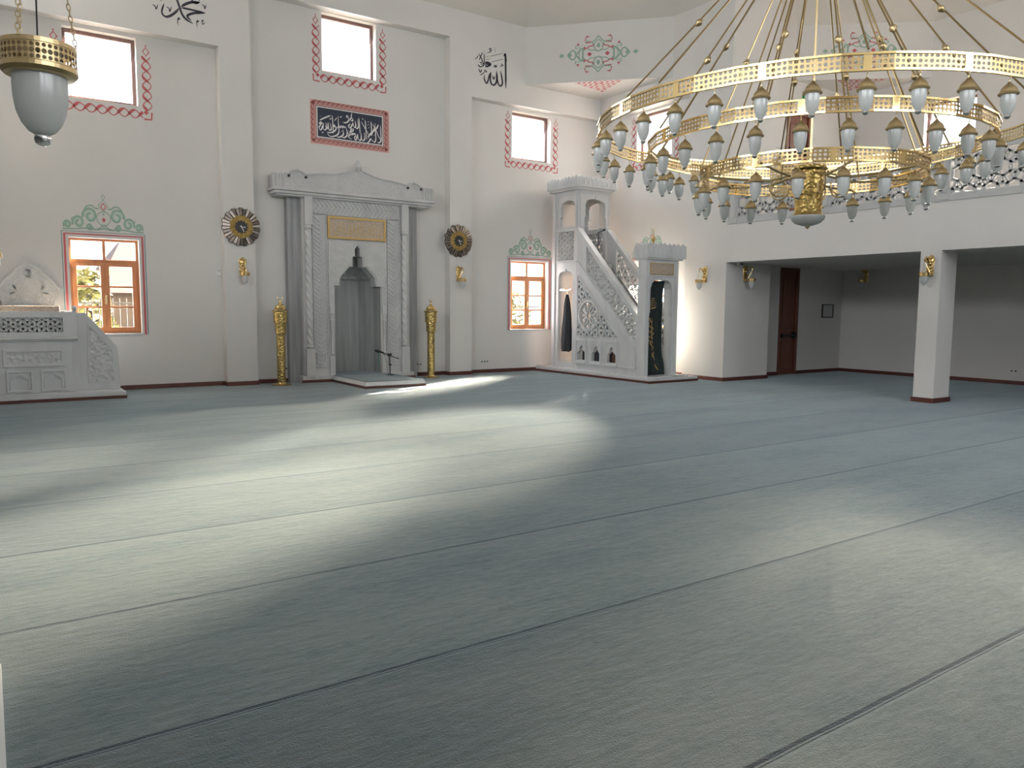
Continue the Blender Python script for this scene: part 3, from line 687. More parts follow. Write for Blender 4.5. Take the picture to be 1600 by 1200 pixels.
# carpeted step in front of the niche
r = thing('prayer_platform', 'low marble step topped with carpet in front of the mihrab', 'platform', (6.8, 15, 0))
def slab(b, z0, z1, g0, g1):
    q = [(6.12, 14.1), (7.46, 14.1), (7.46, 15.84), (6.12, 15.84)]
    P = lambda g, z: [(6.12 + g, 14.1 + g, z), (7.46 - g, 14.1 + g, z), (7.46 - g, 15.84, z), (6.12 + g, 15.84, z)]
    b.add(P(g0, z0) + P(g1, z1), [(0, 3, 2, 1), (4, 5, 6, 7), (0, 1, 5, 4), (1, 2, 6, 5), (2, 3, 7, 6), (3, 0, 4, 7)])
b = MB(); slab(b, 0, .05, 0, 0); tag(b.build('wooden_skirting', M_base, r), 'dark red skirting')
b = MB(); slab(b, .05, .06, 0, 0); slab(b, .06, .128, .0, .035); b.build('marble_edge', M_marble, r)
b = MB(); slab(b, .128, .140, .035, .04); b.build('carpet_top', M_carpet2, r)

# ------------------------------------------------------------------ low stone platform at the left
def arch(u0, v0, w, h, n=10):
    """pointed ogee outline standing on (u0,v0)"""
    c = u0 + w / 2; sh = v0 + h * .55
    pts = [(u0, v0), (u0, sh), (u0 + w * .1, sh + h * .14), (u0 + w * .22, sh + h * .22), (u0 + w * .36, sh + h * .3), (c, v0 + h)]
    return pts + [(2 * c - x, y) for x, y in pts[-2::-1]]
mk = lambda u, v, d: (u, 14.95 - d, v)
r = thing('preaching_platform', 'low carved white marble preaching platform with a pierced parapet at the left edge', 'stone pulpit', (.68, 15.4, 0))
b = MB(); b.box(-.04, 14.78, 0, 1.985, QY - .03, .05); tag(b.build('wooden_skirting', M_base, r), 'dark red skirting')
b = MB(); b.box(-.04, 14.79, .05, 1.975, QY - .03, .12); b.box(.0, 14.84, .12, 1.94, QY - .03, .14); b.build('plinth', M_marble, r, bev=.008)
b = MB(); b.box(.04, 14.97, .14, 1.21, QY - .03, 1.0); b.box(1.2, 15.08, .14, 1.33, QY - .03, 1.0); b.build('body', M_marble, r, bev=.006)
b = MB(); b.frame(mk, .22, .58, 1.09, .88, .05, -.03, .015); b.build('body_panel', M_marble, r, bev=.006)
b = MB(); b.mbox(mk, .26, .62, -.03, 1.05, .84, -.008); b.build('carved_panel', M_carved, r)
for u in (.25, .73):
    b = MB(); b.frame(mk, u, .17, u + .38, .53, .04, -.03, .015); b.build('body_panel', M_marble, r, bev=.006)
    b = MB(); a = arch(u + .06, .22, .26, .25); b.ribbon(mk, a, .03, -.03, .012); b.build('arch_relief', M_marble, r)
b = MB(); b.box(.02, 14.93, 1.0, 1.25, 15.4, 1.05); b.box(.0, 14.89, 1.03, 1.29, 15.4, 1.07); b.build('ledge', M_marble, r, bev=.01)
b = MB(); mk2 = lambda u, v, d: (u, 14.90 - d, v)
b.prism(mk2, rect(.0, 1.07, 1.29, 1.49), 0, -.08, [rect(.19, 1.15, 1.08, 1.39)]); b.box(1.21, 14.98, 1.07, 1.29, 16.2, 1.49); b.build('parapet', M_marble, r, bev=.006)
def lattice(b, m, poly, s, w, d0, d1, off=(0, 0), rr=.62, star=True, seg=22, excl=None):
    us = [p[0] for p in poly]; vs_ = [p[1] for p in poly]
    j = 0; v = min(vs_) - s + off[1]
    def runs(pts):
        cur = []
        for p in pts:
            if inside(p, poly) and not (excl and math.dist(p, excl[:2]) < excl[2]): cur.append(p)
            else:
                if len(cur) > 1: b.ribbon(m, cur, w, d0, d1)
                cur = []
        if len(cur) > 1: b.ribbon(m, cur, w, d0, d1)
    while v < max(vs_) + s:
        u = min(us) - s + off[0] + (s / 2 if j % 2 else 0)
        while u < max(us) + s:
            c = circ(u, v, s * rr, seg); runs(c + [c[0]])
            if star:
                c = circ(u, v, s * .24, 6); c2 = []
                for i in range(6):
                    a, q = c[i], c[(i + 1) % 6]; c2 += [a, ((a[0] + q[0]) / 2, (a[1] + q[1]) / 2)]
                runs(c2 + [c2[0]])
                for i in range(6):
                    a = PI / 6 + i * PI / 3
                    runs([(u + s * q * cos(a), v + s * q * sin(a)) for q in (.22, .3, .38, .46, .5)])
            u += s
        v += s * .866; j += 1
b = MB(); b.box(.12, 14.965, 1.09, 1.16, 14.979, 1.45); tag(b.build('lattice_hole_shade', M_niche, r), 'added grey panel standing for shade behind the lattice')  # grey panel added so the lattice holes look shaded
b = MB(); lattice(b, mk2, rect(.19, 1.15, 1.08, 1.39), .13, .020, -.02, -.055, (0, 0), .6); b.build('pierced_lattice', M_marble, r)
b = MB(); b.box(1.23, 14.90, 1.49, 1.29, 14.97, 1.51); b.ball((1.26, 14.935, 1.55), .042); b.build('post_finial', M_marble, r, smooth=True)
b = MB(); b.box(.06, 15.95, 1.05, 1.2, 16.1, 1.50); b.build('seat_back', M_marble, r, bev=.006)
b = MB(); b.box(.04, 15.6, 1.42, 1.10, 16.1, 1.585); tag(b.build('woven_cushion_band', M_band, r, bev=.02), 'beige patterned band')
mk3 = lambda u, v, d: (u, QY - .03 - d, v)
cr = [(1.06, 1.5), (1.075, 1.66), (1.12, 1.72), (1.16, 1.80), (1.155, 1.88), (1.09, 1.92), (1.05, 2.00), (.98, 2.08), (.90, 2.13), (.86, 2.22), (.77, 2.27), (.68, 2.32)]
pr = cr + [(1.36 - x, y) for x, y in cr[-2::-1]]
b = MB(); b.prism(mk3, pr, 0, .05); b.build('carved_crest', M_fine, r)
b = MB(); b.ribbon(mk3, pr, .035, 0, .075)
for s in (1, -1):
    for cx, cy, rr, a in ((.2, 1.70, .13, 0), (.28, 1.86, .09, 2), (.12, 1.96, .13, 4), (.0, 2.14, .07, 1)): b.ribbon(mk3, [(.68 + s * x, y) for x, y in spiral(cx, cy, rr, a, 1.3)], .02, .05, .068)
b.build('crest_relief', M_marble, r)
# side wing of its stair
ms_ = lambda u, v, d: (u, 15.10 - d, v)
pw = [(1.30, .14), (1.93, .14), (1.915, .88), (1.43, 1.47), (1.30, 1.47)]
b = MB(); b.prism(ms_, pw, 0, -.09); b.build('stair_wing', M_marble, r, bev=.005)
pi_ = [(1.45, .28), (1.84, .28), (1.83, .82), (1.47, 1.26)]
b = MB(); b.prism(ms_, pi_, 0, .012); b.build('carved_wing_panel', M_carved, r)
b = MB(); b.ribbon(ms_, pi_, .022, 0, .02, True); b.build('wing_moulding', M_marble, r)
b = MB()
for i in range(4): b.box(1.30 + .15 * i, 15.19, .14, 1.45 + .15 * i, 16.2, 1.05 - .23 * i)
b.build('stair_steps', M_marble, r)

# ------------------------------------------------------------------ tall stone pulpit with stair
r = thing('stone_pulpit', 'tall white marble stepped pulpit with pierced balustrade, canopy and curtained doorway', 'pulpit', (12.45, 14, 0))
mL = lambda u, v, d: (11.95 - d, u, v)
mR = lambda u, v, d: (12.95 + d, u, v)
b = MB(); b.box(11.78, 12.02, 0, 13.30, QY - .03, .05); tag(b.build('wooden_skirting', M_base, r), 'dark red skirting')
b = MB(); b.box(11.79, 12.03, .05, 13.29, QY - .03, .11); b.box(11.83, 12.12, .11, 13.1, QY - .03, .135); b.build('plinth', M_marble, r, bev=.006)
key = lambda u, v, w, h: [(u, v), (u, v + .45 * h), (u + .1 * w, v + .55 * h), (u + .27 * w, v + .63 * h), (u + .24 * w, v + .76 * h), (u + .35 * w, v + .9 * h), (u + .5 * w, v + h), (u + .65 * w, v + .9 * h), (u + .76 * w, v + .76 * h), (u + .73 * w, v + .63 * h), (u + .9 * w, v + .55 * h), (u + w, v + .45 * h), (u + w, v)]
arcs = [(14.40, 14.71), (13.86, 14.17), (13.31, 13.62)]
side = [(14.768, .13), (12.532, .13), (12.532, .62), (12.60, .68), (14.70, 2.72), (14.768, 2.76)]
for m, nm in ((mL, 'stair_side'), (mR, 'stair_side')):
    b = MB(); b.prism(m, side, 0, -.09, [key(a, .36, c - a, .37) for a, c in arcs] + [circ(14.31, 1.45, .335, 32)])
    b.build(nm, M_marble, r, bev=.004)
    b = MB(); R0 = .335
    b.ribbon(m, circ(14.31, 1.45, R0 + .01, 36), .04, -.07, .02, True); b.ribbon(m, circ(14.31, 1.45, .095, 10), .025, -.07, -.01, True)
    for i in range(10):
        a = 2 * PI * i / 10; q = lambda rad, da: (14.31 + rad * cos(a + da), 1.45 + rad * sin(a + da))
        b.ribbon(m, [q(.10, 0), q(.20, .10), q(.27, .24), q(R0, .31)], .022, -.07, -.01); b.ribbon(m, [q(.10, 0), q(.20, -.10), q(.27, -.24), q(R0, -.31)], .022, -.07, -.01)
    b.build('rose_window', M_marble, r)
    rail = [(12.56, .64), (14.74, 2.76), (14.74, 3.50), (12.56, 1.38)]
    hole = [(12.65, .815), (14.40, 2.515), (14.40, 3.085), (12.65, 1.385 - .01)] if m is mL else [(12.65, .815), (14.40, 2.515), (14.40, 3.085), (12.65, 1.375)]
    b = MB(); b.prism(m, rail, .02, -.07, [hole]); b.ribbon(m, [(12.54, 1.40), (14.74, 3.53)], .07, .05, -.10); b.ribbon(m, [(12.54, .64), (14.74, 2.77)], .04, .04, -.07)
    b.build('balustrade', M_marble, r, bev=.004)
    b = MB(); lattice(b, m, hole, .235, .022, -.01, -.045, (.03, .02), .60); b.build('balustrade_lattice', M_marble, r)
b = MB(); tri = [(14.72, .95), (13.24, .95), (14.72, 2.40)]
lattice(b, mL, tri, .21, .03, 0, .016, (.05, .0), .6, True, 20, (14.31, 1.45, .38)); b.ribbon(mL, tri, .03, 0, .02, True); b.build('carved_triangle', M_marble, r)
b = MB()
for a, c in ((14.37, 14.77), (13.83, 14.23), (13.26, 13.68)): b.frame(mL, a - .0, .30, c, .86, .03, 0, .022); b.mbox(mL, a, .27, 0, c, .31, .05)
b.prism(mL, [(13.16, .30), (12.64, .30), (12.64, .66), (12.80, .84), (13.16, .84)], 0, .012); b.mbox(mL, 12.62, .27, 0, 13.18, .30, .04);
b.build('side_panel', M_marble, r)
b = MB()
for i in range(10): b.box(12.03, 12.56 + .217 * i, .13 + .258 * i - .1, 12.87, 14.78, .13 + .258 * (i + 1))
b2 = MB()
for i in range(10): b2.box(12.05, 12.56 + .217 * i, .135 + .258 * i, 12.86, 12.56 + .217 * (i + 1) + .03, .13 + .258 * (i + 1))
b2.build('stair_steps', M_marble, r, bev=.006)
# tower
rarch = lambda u0, v0, u1, v1: [(u0, v0), (u0 - 0., v0 + (v1 - v0) * .35), (u0 + .03, v0 + (v1 - v0) * .4), (u0 + .03, v1 - .16), (u0 + .07, v1 - .07), (u0 + .16, v1 - .03), ((u0 + u1) / 2, v1), (u1 - .16, v1 - .03), (u1 - .07, v1 - .07), (u1 - .03, v1 - .16), (u1 - .03, v0 + (v1 - v0) * .4), (u1, v0 + (v1 - v0) * .35), (u1, v0)]
lat = rect(14.91, 2.80, 15.54, 3.50)
for m in (mL, mR):
    hs = [rarch(14.85, 3.60, 15.47, 4.25), lat, [(14.93, .28), (14.93, 2.40), (14.99, 2.49), (15.08, 2.52), (15.35, 2.52), (15.44, 2.49), (15.50, 2.40), (15.50, .28)]]
    b = MB(); b.prism(m, [(14.77, .13), (15.77, .13), (15.77, 4.47), (14.77, 4.47)], 0, -.09, hs)
    b.frame(m, 14.80, 3.53, 15.56, 4.40, .03, 0, .018); b.mbox(m, 14.77, 3.50, 0, 15.6, 3.545, .03); b.mbox(m, 15.62, .13, 0, 15.70, 4.45, .03); b.mbox(m, 15.18, 2.52, 0, 15.25, 2.58, .03)
    b.mbox(m, 14.78, 2.72, 0, 15.58, 2.76, .02)
    b.build('tower_side', M_marble, r, bev=.004)
    b = MB(); lattice(b, m, lat, .21, .022, -.01, -.045, (.05, .02), .60); b.build('tower_lattice', M_marble, r)
mF = lambda u, v, d: (u, 14.77 - d, v)
b = MB(); b.prism(mF, [(12.042, 2.76), (12.10, 2.76), (12.16, 3.55)] + rarch(12.16, 3.55, 12.85, 4.29)[1:-1] + [(12.85, 3.55), (12.845, 2.76), (12.858, 2.76), (12.858, 4.47), (12.042, 4.47)], .004, -.086)
b.frame(mF, 12.0, 3.6, 12.94, 4.42, .02, 0, .015); b.mbox(mF, 12.49, 4.27, -.02, 12.57, 4.36, .03); b.build('tower_front', M_marble, r, bev=.004)
b = MB(); b.box(12.04, 14.77, 2.64, 12.86, 15.76, 2.755); b.build('tower_floor', M_marble, r)
b = MB(); b.prism(lambda u, v, d: (u, 15.77 - d, v), rect(12.04, .13, 12.86, 4.47), 0, .06, [rect(12.2, 3.6, 12.7, 4.25), rect(12.14, .3, 12.76, 2.45)]); b.build('tower_back', M_marble, r)
b = MB(); b.box(11.98, 14.94, 2.06, 12.28, 15.48, 2.09); b.tube([(11.93, 15.02, 2.06), (11.93, 15.40, 2.06)], .014); b.build('coat_rail', M_chrome, r)
def crown(b, x0, y0, x1, y1, z0, z1, n, amp):
    e = .0405
    for m, L in ((lambda u, v, d: (x0 - d, y0 + u, v), y1 - y0), (lambda u, v, d: (x1 + d, y0 + u, v), y1 - y0), (lambda u, v, d: (x0 + e + u, y0 - d, v), x1 - x0 - 2 * e), (lambda u, v, d: (x0 + e + u, y1 + d, v), x1 - x0 - 2 * e)):
        k = max(2, round(L / n)); top = []
        for i in range(k):
            w = L / k; top += [(i * w, z1 - amp), (i * w + w * .3, z1 - amp * .6), (i * w + w * .5, z1), (i * w + w * .7, z1 - amp * .6)]
        b.prism(m, [(0, z0)] + top + [(L, z1 - amp), (L, z0)], 0, -.04)
        for i in range(k):
            w = L / k; c = (i + .5) * w
            b.ribbon(m, [(c - w * .32, z0 + .04), (c - w * .32, z1 - amp - .06), (c, z1 - amp - .0), (c + w * .32, z1 - amp - .06), (c + w * .32, z0 + .04)], .014, 0, .008)
b = MB(); b.box(11.89, 14.71, 4.47, 13.01, 15.83, 4.52); b.box(11.86, 14.68, 4.515, 13.06, 15.86, 4.55); b.build('canopy_cornice', M_marble, r, bev=.008)
b = MB(); crown(b, 11.84, 14.66, 13.10, 15.88, 4.54, 4.80, .14, .05); b.build('canopy_crown', M_marble, r)
# doorway
mD = lambda u, v, d: (u, 12.28 - d, v)
dh = [(11.975, .131), (11.975, 1.45), (12.00, 1.55), (12.0, 2.05), (12.05, 2.18), (12.13, 2.235), (12.33, 2.25), (12.53, 2.235), (12.61, 2.18), (12.66, 2.05), (12.66, 1.55), (12.685, 1.45), (12.685, .131)]
b = MB(); b.prism(mD, [(11.86, .13)] + dh + [(12.85, .13), (12.85, 2.70), (11.86, 2.70)], 0, -.25); b.ribbon(mD, [(11.94, .2), (11.94, 2.32), (12.72, 2.32), (12.72, .2)], .018, 0, .015); b.mbox(mD, 12.30, 2.24, 0, 12.37, 2.30, .03)
b.box(12.60, 12.1, .135, 12.95, 12.3, .15); b.build('doorway', M_marble, r, bev=.004)
b = MB(); b.box(11.83, 12.22, 2.68, 12.92, 12.6, 2.74); b.build('doorway_cornice', M_marble, r, bev=.008)
b = MB(); crown(b, 11.80, 12.19, 12.98, 12.63, 2.72, 3.05, .13, .05); b.build('doorway_crown', M_marble, r)
b = MB(); b.mbox(mD, 11.98, 2.37, 0, 12.66, 2.60, .01); tag(b.build('text_panel', M_band, r), 'beige inscription panel')
b = MB(); b.frame(mD, 11.97, 2.36, 12.67, 2.61, .014, 0, .02)
for i in range(7): b.nib(mD, [(12.03 + i * .085, 2.42 + .02 * (i % 2)), (12.07 + i * .085, 2.43), (12.08 + i * .085, 2.54)], .012, .013, 40, .5, 4)
tag(b.build('panel_script', M_goldp, r), 'faint gold lettering and edge')
b = MB(); b.lathe([(.03, 3.0), (.05, 3.05), (.02, 3.09), (.05, 3.13), (.045, 3.17), (.015, 3.20), (.006, 3.30)], (12.2, 12.43, 0), 14)
b.tube(circ3 := [(12.2 + .03 * cos(a), 12.43, 3.33 + .03 * sin(a)) for a in [math.radians(q) for q in range(-240, 61, 20)]], .006, 6); tag(b.build('finial', M_gold, r, smooth=True), 'gold crescent finial')

# curtain in the doorway
fold = lambda u, v: .022 * sin(u * 62 + v * .6) + .012 * sin(u * 31 + 1 + v)
def cu(s, v):
    h = (2.24 - v) / 2.1; right = 12.555 - .07 * sin(PI * min(1, h * 1.15)) + .06 * max(0, h - .75) * 4 * .6
    left = 12.0 - .022 * h
    return left + (right - left) * s
r2 = thing('door_curtain', 'dark green curtain with gold embroidery hanging in the pulpit doorway', 'curtain', (12.27, 12.42, .14))
b = MB(); vs = []; nu, nv = 60, 26
for j in range(nv + 1):
    v = .15 + 2.08 * j / nv
    for i in range(nu + 1):
        u = cu(i / nu, v); vs.append((u, 12.42 - fold(u, v), v))
b.add(vs, [(j * (nu + 1) + i, j * (nu + 1) + i + 1, (j + 1) * (nu + 1) + i + 1, (j + 1) * (nu + 1) + i) for j in range(nv) for i in range(nu)])
b.build('cloth', M_curtain, r2, smooth=True, solid=.008)
mC = lambda u, v, d: (u, 12.42 - fold(u, v) - .006 - d, v)
b = MB(); c0 = (12.19, 1.74)
for k in range(5): b.nib(mC, [(c0[0] - .10 + .02 * k, c0[1] - .10 + .045 * k), (c0[0] - .03, c0[1] - .07 + .045 * k), (c0[0] + .05, c0[1] - .10 + .05 * k), (c0[0] + .10 - .01 * k, c0[1] - .04 + .04 * k)], .014, .002, 50, .4, 6)
b.ribbon(mC, circ(c0[0], c0[1], .125, 30, PI * .95, PI * 2.05), .012, .002)
st = [(12.17, 1.40), (12.17, 1.0), (12.22, .7), (12.34, .35), (12.42, .2)]
b.ribbon(mC, [(p[0], p[1]) for p in catmull([(x, y, 0) for x, y in st], 8)], .014, .002)
for i, v in enumerate((1.36, 1.25, 1.14, 1.03, .93, .83, .72, .6)):
    u = 12.17 + max(0, .95 - v) * .22; w = (.04, .06, .08, .09, .07, .05, .04, .02)[i]
    for s in (1, -1): b.nib(mC, [(u, v - .05), (u + s * w * .6, v - .02), (u + s * w, v + .05), (u + s * w * .4, v + .06)], .014, .0025, 90 if s > 0 else 30, .5, 5)
tag(b.build('gold_embroidery', M_goldp, r2), 'gold embroidered script and flower spray')

# robe on the rail
r2 = thing('hanging_robe', 'long black robe hanging in the tall alcove of the stone pulpit', 'robe', (12.05, 15.25, .55))
b = MB(); prof = [(.55, .155, .5), (.60, .17, .55), (.8, .175, .6), (1.1, .165, .55), (1.4, .13, .5), (1.7, .085, .45), (1.85, .05, .35), (1.96, .018, .2)]
vs = []; n = 28
for z, hw, t in prof:
    for k in range(n):
        a = 2 * PI * k / n; rr = 1 + .10 * sin(a * 7 + z * 2)
        vs.append((12.04 + .16 * t * sin(a) * rr, 15.245 + (.01 if z < 1.2 else .0) + hw * cos(a) * rr, z + (.02 * sin(a * 3) if z < .6 else 0)))
b.add(vs, [(i * n + k, i * n + (k + 1) % n, (i + 1) * n + (k + 1) % n, (i + 1) * n + k) for i in range(len(prof) - 1) for k in range(n)] + [tuple(range(n))])
b.build('cloth', M_cloth, r2, smooth=True)
b = MB(); b.tube([(12.04, 15.245, 1.94), (12.04, 15.245, 2.03), (12.0, 15.245, 2.075), (11.955, 15.245, 2.07)], .005, 6); b.build('hanger_hook', M_chrome, r2)

# things kept behind the three small arches
for (a, c), mat, top, lab in zip(arcs, (M_black, M_navy, M_brown), (M_tan, M_whitep, M_black), ('black bag with a tan roll inside the arch nearest the pulpit alcove', 'dark blue bag with white cloth inside the middle arch of the pulpit', 'brown bag with a dark cap inside the arch nearest the stair foot')):
    y = (a + c) / 2 - .03
    r2 = thing('storage_bag', lab, 'bag', (12.0, y, .135), 'bags behind the pulpit arches')
    # inside the hollow base, just behind the marble side
    b = MB(); b.box(12.07, y - .14, .002, 12.36, y + .15, .60); b.build('bag_body', mat, r2, bev=.03)
    b = MB(); b.lathe([(.02, -.12), (.055, -.10), (.06, 0), (.055, .10), (.02, .12)], (12.16, y, .655), 14, Matrix.Rotation(PI / 2, 4, 'X')); b.build('rolled_top', top, r2, smooth=True)

# ------------------------------------------------------------------ chandelier
CC = (6.74, 4.74)
ch = thing('ring_chandelier', 'huge three-tier gold ring chandelier with frosted lamps hanging over the carpet', 'chandelier', (CC[0], CC[1], 2.42))
def hexband(b, P, z0, z1, cell, r=.40):
    """pierced sheet: a row-staggered grid of round holes running along the facets P"""
    rows = max(2, round((z1 - z0) / cell)); cz = (z1 - z0) / rows
    for i in range(len(P)):
        p, q = P[i], P[(i + 1) % len(P)]; L = math.dist(p, q); n = max(1, round(L / cell)); cu_ = L / n
        f = lambda u, z: (p[0] + (q[0] - p[0]) * u / L, p[1] + (q[1] - p[1]) * u / L, z)
        for j in range(rows):
            for k in range(n):
                u0, v0 = k * cu_, z0 + j * cz; uc, vc = u0 + cu_ / 2, v0 + cz / 2
                o = [(u0, v0), (uc, v0), (u0 + cu_, v0), (u0 + cu_, vc), (u0 + cu_, v0 + cz), (uc, v0 + cz), (u0, v0 + cz), (u0, vc)]
                rr = r if (k + j) % 2 else r * .8
                h = [(uc + cu_ * rr * cos(a), vc + cz * rr * sin(a)) for a in [math.radians(225 + 45 * t) for t in range(8)]]
                b.add([f(*x) for x in o] + [f(*x) for x in h], [(t, (t + 1) % 8, 8 + (t + 1) % 8, 8 + t) for t in range(8)])
def ringpts(R, n, a0=0.): return [(CC[0] + R * cos(a0 + 2 * PI * i / n), CC[1] + R * sin(a0 + 2 * PI * i / n)) for i in range(n)]
RINGS = [(2.07, 3.312, 3.425, 36, 36), (1.57, 3.150, 3.255, 28, 28), (1.05, 2.870, 2.975, 20, 18)]
for R, z0, z1, nf, nl in RINGS:
    b = MB(); P = ringpts(R, nf)
    hexband(b, P, z0, z1, .040)
    rg = b.build('pierced_ring', M_ring, ch, solid=.004)
    b = MB()
    for z in (z0, z1):
        Q1, Q0 = ringpts(R + .012, nf), ringpts(R - .012, nf); n = nf
        b.add([(x, y, z - .008) for x, y in Q0] + [(x, y, z - .008) for x, y in Q1] + [(x, y, z + .008) for x, y in Q1] + [(x, y, z + .008) for x, y in Q0],
              [(k * n + i, k * n + (i + 1) % n, ((k + 1) % 4) * n + (i + 1) % n, ((k + 1) % 4) * n + i) for k in range(4) for i in range(n)])
    b.build('ring_rim', M_gold, rg)
    Q = ringpts(R + .006, nf)
    for i in range(0, nf, 2):
        b = MB()
        p, q = Q[i], Q[(i + 1) % nf]; f = lambda t, z: (p[0] + (q[0] - p[0]) * t, p[1] + (q[1] - p[1]) * t, z)
        b.add([f(.42, z0), f(.58, z0), f(.58, z1), f(.42, z1)], [(0, 1, 2, 3)])
        b.build('joint_plate', M_gold, rg, solid=.004)
# lamps: one model, copied
lp = thing('tmp_lamp', 'x', 'x')
b = MB(); b.tube([(0, 0, 0), (.012, 0, -.008), (.010, 0, -.020), (0, 0, -.026), (0, 0, -.05)], .004, 6)
b.lathe([(.004, -.045), (.010, -.05), (.015, -.056), (.024, -.066), (.038, -.078), (.050, -.092), (.056, -.108), (.059, -.120), (.068, -.126), (.070, -.131), (.067, -.138), (.050, -.140)], n=20)
cap = b.build('pendant_lamp', M_brass, lp, smooth=True)
b = MB(); b.lathe([(.050, -.138), (.051, -.165), (.049, -.20), (.043, -.235), (.032, -.262), (.018, -.283)], n=18); gl = b.build('glass_shade', M_frost, lp, smooth=True); gl.parent = cap
b = MB(); b.lathe([(.008, -.278), (.022, -.284), (.024, -.294), (.014, -.306), (.001, -.31)], n=10); fn = b.build('crystal_tip', M_chrome, lp, smooth=True); fn.parent = cap
cap.parent = None; bpy.data.objects.remove(lp)
first = True
base = Vector(ch.location)
for R, z0, z1, nf, nl in RINGS:
    for i in range(nl):
        a = 2 * PI * (i + .5) / nl; pos = Vector((CC[0] + R * cos(a), CC[1] + R * sin(a), z0 - .006)) - base
        if first:
            c, first = cap, False
        else:
            c = cap.copy(); COL.objects.link(c)
            for g in (gl, fn):
                d = g.copy(); COL.objects.link(d); d.parent = c
        c.parent = ch; c.location = pos; c.rotation_euler = (0, 0, a)
# rods with beads, meeting at the hub
HUB = (CC[0], CC[1], 5.50)
ro = bo = None
for k, (R, z0, z1, nf, nl) in enumerate(RINGS):
    for i in range(8):
        a = 2 * PI * i / 8 + (0 if k != 1 else PI / 8) + (.12 if k == 2 else 0)
        p = Vector((CC[0] + R * cos(a), CC[1] + R * sin(a), z1)); q = Vector(HUB) + Vector((.05 * cos(a), .05 * sin(a), 0))
        b = MB(); b.tube([p + Vector((0, 0, .03)), q], .0085, 6); b.tube([p, p + Vector((.016, 0, .02)), p + Vector((0, 0, .045)), p + Vector((-.016, 0, .02))], .004, 5, True)
        rod = b.build('suspension_rod', M_ring, ch, smooth=True)
        for t in ((.48, .50) if k == 0 else (.30, .30) if k == 1 else (.40, .40))[:1]:
            c = p.lerp(q, t); M = (q - p).to_track_quat('Z', 'Y').to_matrix().to_4x4()
            b = MB(); b.lathe([(.008, -.045), (.016, -.035), (.03, -.012), (.034, 0), (.03, .012), (.016, .035), (.008, .045)], c, 10, M); b.build('bead', M_brass, rod, smooth=True)
b = MB(); b.lathe([(.02, 5.30), (.07, 5.36), (.11, 5.46), (.12, 5.52), (.07, 5.60), (.04, 5.7), (.02, 5.8), (.018, 12.52)], (CC[0], CC[1], 0), 18); b.build('hub_and_stem', M_brass, ch, smooth=True)
b = MB(); b.tube([(CC[0], CC[1], 3.0), (CC[0], CC[1], 5.4)], .012, 8); b.build('centre_pipe', M_brass, ch, smooth=True)
b = MB(); b.lathe([(.10, 3.02), (.165, 3.0), (.17, 2.975), (.135, 2.955), (.132, 2.70), (.128, 2.56), (.145, 2.535), (.158, 2.525)], (CC[0], CC[1], 0), 32); tag(b.build('centre_drum', M_goldpat, ch, smooth=True), 'hammered gold drum')
b = MB(); b.lathe([(.160, 2.527), (.162, 2.515), (.150, 2.485), (.115, 2.455), (.06, 2.437), (.02, 2.432)], (CC[0], CC[1], 0), 28); dm = b.build('glass_bowl', M_frost, ch, smooth=True)
b = MB(); b.lathe([(.024, 2.434), (.026, 2.425), (.014, 2.413), (.008, 2.403), (.001, 2.40)], (CC[0], CC[1], 0), 12); b.build('bowl_tip', M_brass, dm, smooth=True)
for i in range(8):
    a = 2 * PI * i / 8 + .2; f = lambda rr, z: (CC[0] + rr * cos(a), CC[1] + rr * sin(a), z)
    b = MB(); b.tube([f(.13, 2.93), f(.4, 2.86), f(.7, 2.87), f(1.05, 2.9)], .011, 6);
    b.tube([f(.3 + .09 * cos(t), 2.80 + .09 * sin(t)) for t in [math.radians(q) for q in range(-200, 91, 30)]], .008, 5)
    b.build('scroll_arm', M_brass, ch, smooth=True)

# ------------------------------------------------------------------ big hanging lamp at the left
LC = (.262, 4.2)
hl = thing('hanging_glass_lamp', 'large frosted glass bowl lamp on chains with pierced gold collar at the upper left', 'pendant lamp', (LC[0], LC[1], 2.345))
b = MB(); R = .150
pts_ = [(LC[0] + R * cos(2 * PI * i / 40), LC[1] + R * sin(2 * PI * i / 40)) for i in range(40)]
hexband(b, pts_, 2.665, 2.742, .030, .47)
b.lathe([(R, 2.742), (R + .002, 2.744), (R + .002, 2.762), (R - .002, 2.764)], (LC[0], LC[1], 0), 40); b.lathe([(R, 2.665), (R + .003, 2.662), (R + .003, 2.645), (R - .010, 2.630), (R - .045, 2.626)], (LC[0], LC[1], 0), 40)
col = b.build('gold_collar', M_brass, hl, solid=.003)
b = MB(); b.lathe([(.110, 2.635), (.111, 2.58), (.109, 2.53), (.100, 2.47), (.081, 2.42), (.055, 2.385), (.022, 2.366)], (LC[0], LC[1], 0), 36); b.build('glass_bowl', M_frost, hl, smooth=True)
b = MB(); b.lathe([(.020, 2.372), (.033, 2.366), (.036, 2.352), (.030, 2.332), (.014, 2.322), (.001, 2.321)], (LC[0], LC[1], 0), 14); b.build('crystal_tip', M_chrome, hl, smooth=True)
top = Vector((LC[0], LC[1], 4.0))
for i in range(3):
    a = math.radians(-4 + 120 * i); p = Vector((LC[0] + R * cos(a), LC[1] + R * sin(a), 2.76)); b = MB(); L = (top - p).length; n = int(L / .026); D = (top - p).normalized()
    x = D.cross(Vector((0, 1, .3))).normalized(); y = D.cross(x)
    for k in range(n):
        c = p + D * (k * .026 + .013); s = x if k % 2 else y
        b.tube([c + D * .017 * cos(t) + s * .008 * sin(t) for t in [2 * PI * q / 8 for q in range(8)]], .0022, 4, True)
    b.build('chain', M_brass, hl)
b = MB(); b.tube([(LC[0] - .002, LC[1], 2.72), (LC[0] + .004, LC[1], 3.2), (LC[0], LC[1], 4.0)], .004, 6); b.build('flex', M_black, hl)
